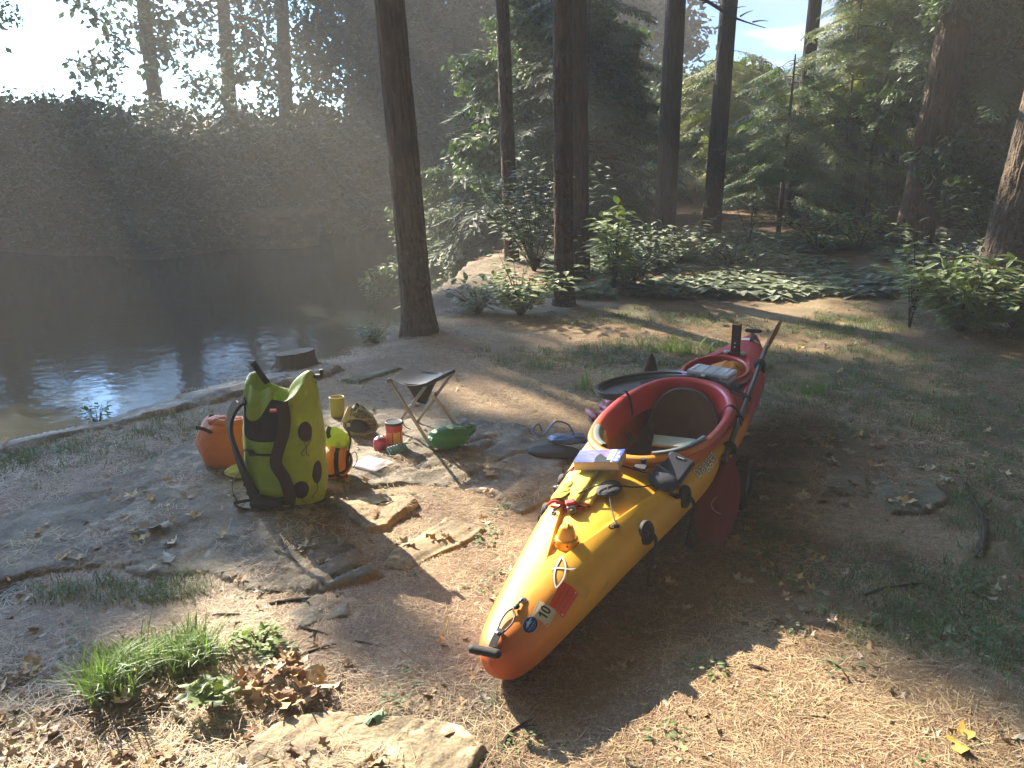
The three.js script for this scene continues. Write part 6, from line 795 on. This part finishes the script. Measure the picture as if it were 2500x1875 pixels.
{
  const r = rng(314), nd = [[], []], ch = [], gr = [], tall = [], sp = [], lf = [[], [], []], far = [];
  const pick = () => { const t = r(); return t < 0.5 ? [lerp(-2.2, 2.4, r()), lerp(1.7, 4.2, r())] : t < 0.85 ? [lerp(-3, 4.5, r()), lerp(3.8, 8.5, r())] : [lerp(-1, 9, r()), lerp(7, 15, r())]; };
  for (let i = 0; i < 52000; i++) {
    const [x, f] = pick(); if (bankD(x, f) < 0.04 || abs(x) > f * 0.68 + 0.7) continue; const rockHere = onRock(x, f), P = at(x, f, 0.001), g = grassAt(x, f), n = needleAt(x, f);
    const k = r();
    if (r() < (rockHere ? 0.02 : 0.10 + 0.88 * n) && k < 0.55) nd[r() < 0.5 ? 0 : 1].push([P, r() * 6.28, 0.8 + 0.5 * r()]);
    if (k > 0.55 && k < 0.75 && r() < (rockHere ? 0.12 : 0.55)) ch.push([at(x, f, 0.003), r() * 6.28, 0.4 + 1.1 * r() * r(), r() * 0.8, r() * 0.5]);
    if (!rockHere && k > 0.68 && r() < g * 1.4) gr.push([P, r() * 6.28, 0.6 + 0.6 * r()]);
    if (!rockHere && k > 0.5 && k < 0.62 && r() < 0.06 + 0.35 * g) sp.push([P, r() * 6.28, 0.45 + 0.6 * r()]);
    if (k > 0.9 && r() < (rockHere ? 0.08 : 0.17 + 0.5 * sst(1.3, 0.2, hypot((x + 1.25) / 0.5, (f - 2.25) / 0.25)))) lf[floor(r() * 3)].push([at(x, f, 0.009), r() * 6.28, 0.35 + 0.4 * r(), (r() - 0.5) * 0.7, (r() - 0.5) * 0.7]);
    if (f > 9.5 && x > 0.6 && k < 0.5 && fbm(x * 0.8, f * 0.8, 12, 3) > 0.47) far.push([P, r() * 6.28, 0.8 + 0.8 * r()]);
  }
  for (const [x, f, rx, rf, n] of [[-1.27, 2.60, 0.2, 0.08, 46], [-1.33, 2.44, 0.1, 0.07, 22], [-1.12, 2.68, 0.1, 0.05, 18], [1.5, 7.2, 0.5, 0.25, 30], [2.1, 5.85, 0.2, 0.1, 8], [1.95, 6.5, 0.15, 0.1, 8], [0.68, 5.95, 0.25, 0.12, 12]]) for (let i = 0; i < n; i++) { const a = r() * 6.28, d = sqrt(r()), X = x + rx * d * cos(a), F = f + rf * d * sin(a); tall.push([at(X, F), r() * 6.28, 0.6 + 0.6 * r()]); }
  // extra loose leaves in the lit bottom left corner
  for (let i = 0; i < 420; i++) { const x = lerp(-1.75, -0.55, r()), f = lerp(1.9, 2.65, r()); if (n3(x * 4, f * 4, 2) < 0.42) continue; (r() < 0.5 ? lf[floor(r() * 3)] : ch).push([at(x, f, 0.008 + 0.01 * r()), r() * 6.28, r() < 0.3 ? 0.7 : 0.35 + 0.3 * r(), (r() - 0.5), (r() - 0.5)]); }
  for (let i = 0; i < 150; i++) { const x = lerp(1.0, 3.2, r()), f = lerp(2.3, 5.2, r()); lf[floor(r() * 3)].push([at(x, f, 0.009), r() * 6.28, 0.5 + 0.45 * r(), (r() - 0.5) * 0.7, (r() - 0.5) * 0.7]); }
  const ndM = [M([0.25, 0.155, 0.088], 0.7), M([0.48, 0.36, 0.215], 0.7)];
  scatter('pine_needles', 'rusty fallen pine needles strewn over the ground', needlePatch(1, 60), ndM[0], nd[0]); scatter('pine_needles_001', 'straw coloured fallen pine needles strewn over the ground', needlePatch(2, 54), ndM[1], nd[1]);
  const chip = facets([[V(-0.014, 0, -0.005), V(0.012, 0.003, -0.007), V(0.016, 0, 0.005)], [V(-0.014, 0, -0.005), V(0.016, 0, 0.005), V(-0.009, 0.005, 0.007)], [V(-0.014, 0, -0.005), V(-0.009, 0.005, 0.007), V(-0.018, 0.002, 0.002)]]);
  scatter('bark_chips', 'small bark chips and crumbs scattered over the ground', chip, M([0.30, 0.20, 0.12], 0.9), ch);
  scatter('grass', 'short sparse grass in patches over the clearing', blades(3, 16, 0.075, 0.004, 0.05), leafM([0.10, 0.165, 0.03], 0.4), gr);
  scatter('grass_001', 'tall bright grass tufts beside the stones', blades(8, 12, 0.15, 0.0075, 0.035), leafM([0.16, 0.27, 0.04], 0.5), tall);
  scatter('ground_cover', 'tiny round leaved plants dotted over the ground', sproutG(5, 12, 0.028), leafM([0.11, 0.17, 0.045], 0.4), sp);
  scatter('undergrowth', 'dim undergrowth covering the forest floor behind the clearing', sproutG(9, 26, 0.09), leafM([0.10, 0.155, 0.035], 0.45), far.map(([p, a, s]) => [p, a, s * 1.6]));
  lf.forEach((l, i) => scatter('leaf_litter' + (i ? '_00' + i : ''), ['tan dead leaves scattered thinly over the clearing', 'pale dead leaves scattered thinly over the clearing', 'brown dead leaves scattered thinly over the clearing'][i], OAK[i], [DRY.tan, DRY.pale, DRY.brown][i], l));
}
// ---------------------------------------------------------------- far bank wood; its unseen high crowns are shaped to shade the clearing
{
  // sunlit places on the ground of the clearing (right, ahead), everything else there lies in tree shade
  const LIT = [[[[4.00, 6.20], [5.60, 6.40], [5.80, 7.80], [4.20, 7.60]], 0.95], [[[1.70, 7.60], [2.60, 7.60], [2.60, 8.90], [1.70, 8.90]], 0.95], [[[-1.69, 2.21], [-1.49, 2.46], [-1.30, 2.71], [-1.11, 2.83], [-0.98, 2.92], [-0.77, 2.65], [-0.54, 2.46], [-0.16, 2.39], [-0.01, 2.32], [-0.01, 1.88], [-1.49, 1.88]], 1.0], [[[-0.91, 3.08], [-0.66, 3.17], [-0.20, 3.17], [0.01, 3.02], [-0.01, 2.49], [-0.32, 2.49], [-0.68, 2.71]], 0.55], [[[-1.10, 3.89], [-1.02, 4.18], [-0.50, 4.18], [-0.06, 4.00], [0.01, 3.64], [-0.01, 3.17], [-0.29, 3.02], [-0.44, 3.06], [-0.68, 3.06], [-0.90, 3.37]], 1.0], [[[-1.33, 5.47], [-0.69, 5.37], [-0.56, 4.81], [-0.54, 4.09], [-0.98, 4.03]], 1.0], [[[-0.50, 6.13], [0.15, 6.17], [0.80, 5.78], [0.68, 5.05], [0.22, 5.21], [-0.33, 5.52]], 1.0], [[[-0.25, 8.08], [0.67, 8.44], [2.11, 9.80], [3.61, 9.80], [3.70, 7.54], [3.12, 7.04], [1.97, 7.17], [1.17, 7.17], [0.18, 7.17]], 0.95], [[[-0.03, 2.92], [0.19, 3.37], [0.73, 3.95], [0.96, 3.84], [1.06, 3.29], [1.14, 2.92], [1.09, 2.68], [1.08, 2.46], [1.26, 2.35], [1.66, 2.24], [1.48, 1.85], [-0.02, 1.85]], 1.0], [[[1.61, 5.52], [2.74, 5.73], [2.40, 4.65], [1.38, 4.37]], 0.55], [[[1.86, 7.37], [3.31, 7.04], [3.65, 5.84], [2.62, 5.84], [1.97, 6.45]], 0.6], [[[-0.50, 5.32], [-0.15, 4.81], [-0.27, 4.31], [-0.54, 4.51]], 0.4]];
  const r = rng(2024), trees = [];
  const spots = [[-34, 35], [-29.5, 39], [-27, 44], [-25.8, 40.5], [-16.8, 43], [-13.5, 44], [-10.5, 42], [-7, 45], [-4, 42.5], [-0.5, 46], [3, 44], [6.5, 48]];
  spots.forEach(([x, f], i) => trees.push({ x, f, list: [], i }));
  const near = (x, f) => trees.reduce((b, t) => (hypot(t.x - x, t.f - f) < hypot(b.x - x, b.f - f) ? t : b));
  const shadeTo = (x, f, s) => { const t = lerp(43, 52, r()), p = W(x, f, 0.05).addScaledVector(SUN, t); near(p.x, -p.z).list.push([p, r() * 6.28, (r() - 0.5) * 1.2, (r() - 0.5) * 1.2, s]); };  // sets a crown spray on the sun ray so its shade lands there
  for (let f = 0.4; f < 10; f += 0.22) for (let x = -5; x < 7; x += 0.22) {
    const X = x + (r() - 0.5) * 0.2, F = f + (r() - 0.5) * 0.2; let lit = 0; for (const [poly, a] of LIT) { const d = polyD(poly, X, F) + 0.25 * (fbm(X * 2, F * 2, 7, 3) - 0.5); if (d > -0.2) lit = max(lit, a); }
    const fl = sst(0.62, 0.68, fbm(X * 1.7 + 60, F * 1.7, 3, 3)); lit = max(lit, fl * 0.8, X > 1.4 && F > 4.2 ? 0.75 * sst(0.52, 0.6, fbm(X * 0.9 + 4, F * 2.6, 8, 3)) : 0);
    for (let k = 0; k < 6; k++) if (r() > lit) shadeTo(X + (r() - 0.5) * 0.22, F + (r() - 0.5) * 0.22, 0.27 + 0.15 * r());
  }
  for (let i = 0; i < 120; i++) shadeTo(lerp(-3, 16, r()), lerp(10, 26, r()), 0.5 + 0.5 * r());
  // low boughs hang into view; unseen high ones added to darken the river reflection
  trees.forEach((t) => { const n = t.i < 4 ? 560 : t.i < 7 ? 130 : 200; for (let k = 0; k < n; k++) { const a = r() * 6.28, d = 3.6 * sqrt(r()), y = t.i < 7 ? (k < 30 ? lerp(0.2, 2.2, r()) : k < 55 ? lerp(3, 8, r()) : lerp(8.6, t.i < 4 ? 14 : 12, r())) : lerp(0.6, 9, pow(r(), 0.8)); t.list.push([W(t.x + d * cos(a), t.f + d * sin(a) * 0.8 - 0.5, y + 0.6), r() * 6.28, (r() - 0.5) * 0.9, (r() - 0.5) * 0.9, 1.1 + 1.1 * r() + (y > 8.5 ? 0.5 : 0)]); } });
  for (const t of trees) if (t.i < 6) for (let c = 0; c < 6; c++) { const cx = t.x + (r() - 0.5) * 6, cy = lerp(14, 18, r()), cf = t.f + (r() - 0.5) * 4; for (let k = 0; k < 16; k++) t.list.push([W(cx + (r() - 0.5) * 1.5, cf + (r() - 0.5) * 1.5, cy + (r() - 0.5) * 1.1), r() * 6.28, r() - 0.5, r() - 0.5, 0.6 + 0.6 * r()]); }  // added unseen clumps; the gaps between them shape light shafts in the haze
  for (const t of trees) {
    const y0 = landY(t.x, t.f) - 0.1, g = thing('far_tree', 'tall hazy tree on the far bank of the river', 'tree', W(t.x, t.f, y0), 0, 'trees along the far bank'), top = max(20, ...t.list.map((l) => l[0].y)) + 0.5 - y0;
    mesh('trunk', trunkGeo([0, 0.3, 0.6, 1].map((k) => [0.3 * sin(k * 3 + t.i), k * top, 0.2 * cos(k * 2 + t.i), 0.34 * (1 - 0.8 * k)]), 14, 40, 0.1, 0.3), BARK.dark, g);
    const lg = []; t.list.forEach(([p], i) => { if (i % (p.y > 19 ? 130 : 40) === 0) { const q = p.clone().sub(g.position), b = V(0, max(1, q.y - 0.25 * hypot(q.x, q.z)), 0); lg.push(limb([b, b.clone().lerp(q, 0.5).add(V(0, 0.15, 0)), q], 0.035, 0.01, 5, 5)); } }); mesh('limbs', lg, BARK.dark, g);
    crown('crown', PIECE.cloud[t.i % 2], LEAF.far, t.list.map(([p, ...q]) => [p.clone().sub(g.position), ...q]), g, r);
  }
  const bush = []; for (let i = 0; i < 2600; i++) { const x = lerp(-32, 10, r()), f = farLine(x) - 0.5 + 6 * r() * r(); bush.push([W(x, f, max(-1.7, landY(x, f)) + 0.1 + (0.5 + 2.6 * pow(n3(x * 0.35, 4), 2)) * r()), r() * 6.28, (r() - 0.5), (r() - 0.5), (x < -8 ? 0.6 : 1) * (1 + 1.1 * r())]); }
  const b = shade(new THREE.InstancedMesh(PIECE.cloud[0], LEAF.far, bush.length)); b.name = 'bank_thicket'; bush.forEach(([p, a, bb, c, s], i) => { b.setMatrixAt(i, pose(p, bb, a, c, s)); }); tag(b, 'hazy thicket covering the slope of the far bank', undefined, undefined, 'stuff'); scene.add(b);
}

// unseen trees added beside and behind the viewer; their crowns block skylight over the clearing
[[-5.2, -1.5, 6], [-2.2, -5.5, 8], [2.6, -4.2, 6], [6.4, -0.4, 6], [8.2, 4.6, 7], [11, 9, 8], [0.4, -11, 9], [9.5, -6, 8], [-8.5, -7, 8], [14, 1, 8]].forEach(([x, f, R], i) => {
  const r = rng(900 + i), H = 15, y0 = landY(x, f) - 0.1, t = thing('shade_tree', 'tall unseen tree added outside the picture so its crown blocks sky light over the clearing', 'tree', W(x, f, y0), 0, 'added trees around the clearing outside the picture'), list = [], lg = [];
  mesh('trunk', trunkGeo([[0, 0, 0, 0.26], [0.1, 5, 0.1, 0.2], [0, 10, 0, 0.14], [0.1, H, 0, 0.04]], 16, 50, 0.1, 0.35), BARK.grey, t);
  for (let k = 0; k < 420; k++) { const a = r() * 6.28, d = R * sqrt(r()), y = 7 + 7.5 * r() * (1 - 0.5 * d / R) + 0.8 * sin(a * 3); list.push([V(d * cos(a), y, d * sin(a)), r() * 6.28, r() - 0.5, r() - 0.5, 1.2 + 0.9 * r()]); if (k % 16 === 0) { const q = list[list.length - 1][0], b = V(0, max(5, y - 0.35 * d), 0); lg.push(limb([b, b.clone().lerp(q, 0.5).add(V(0, 0.3, 0)), q], 0.06, 0.015, 6, 5)); } }
  mesh('limbs', lg, BARK.grey, t); crown('crown', PIECE.cloud[i % 2], LEAF.broad, list, t, r);
});
renderer.render(scene, camera);
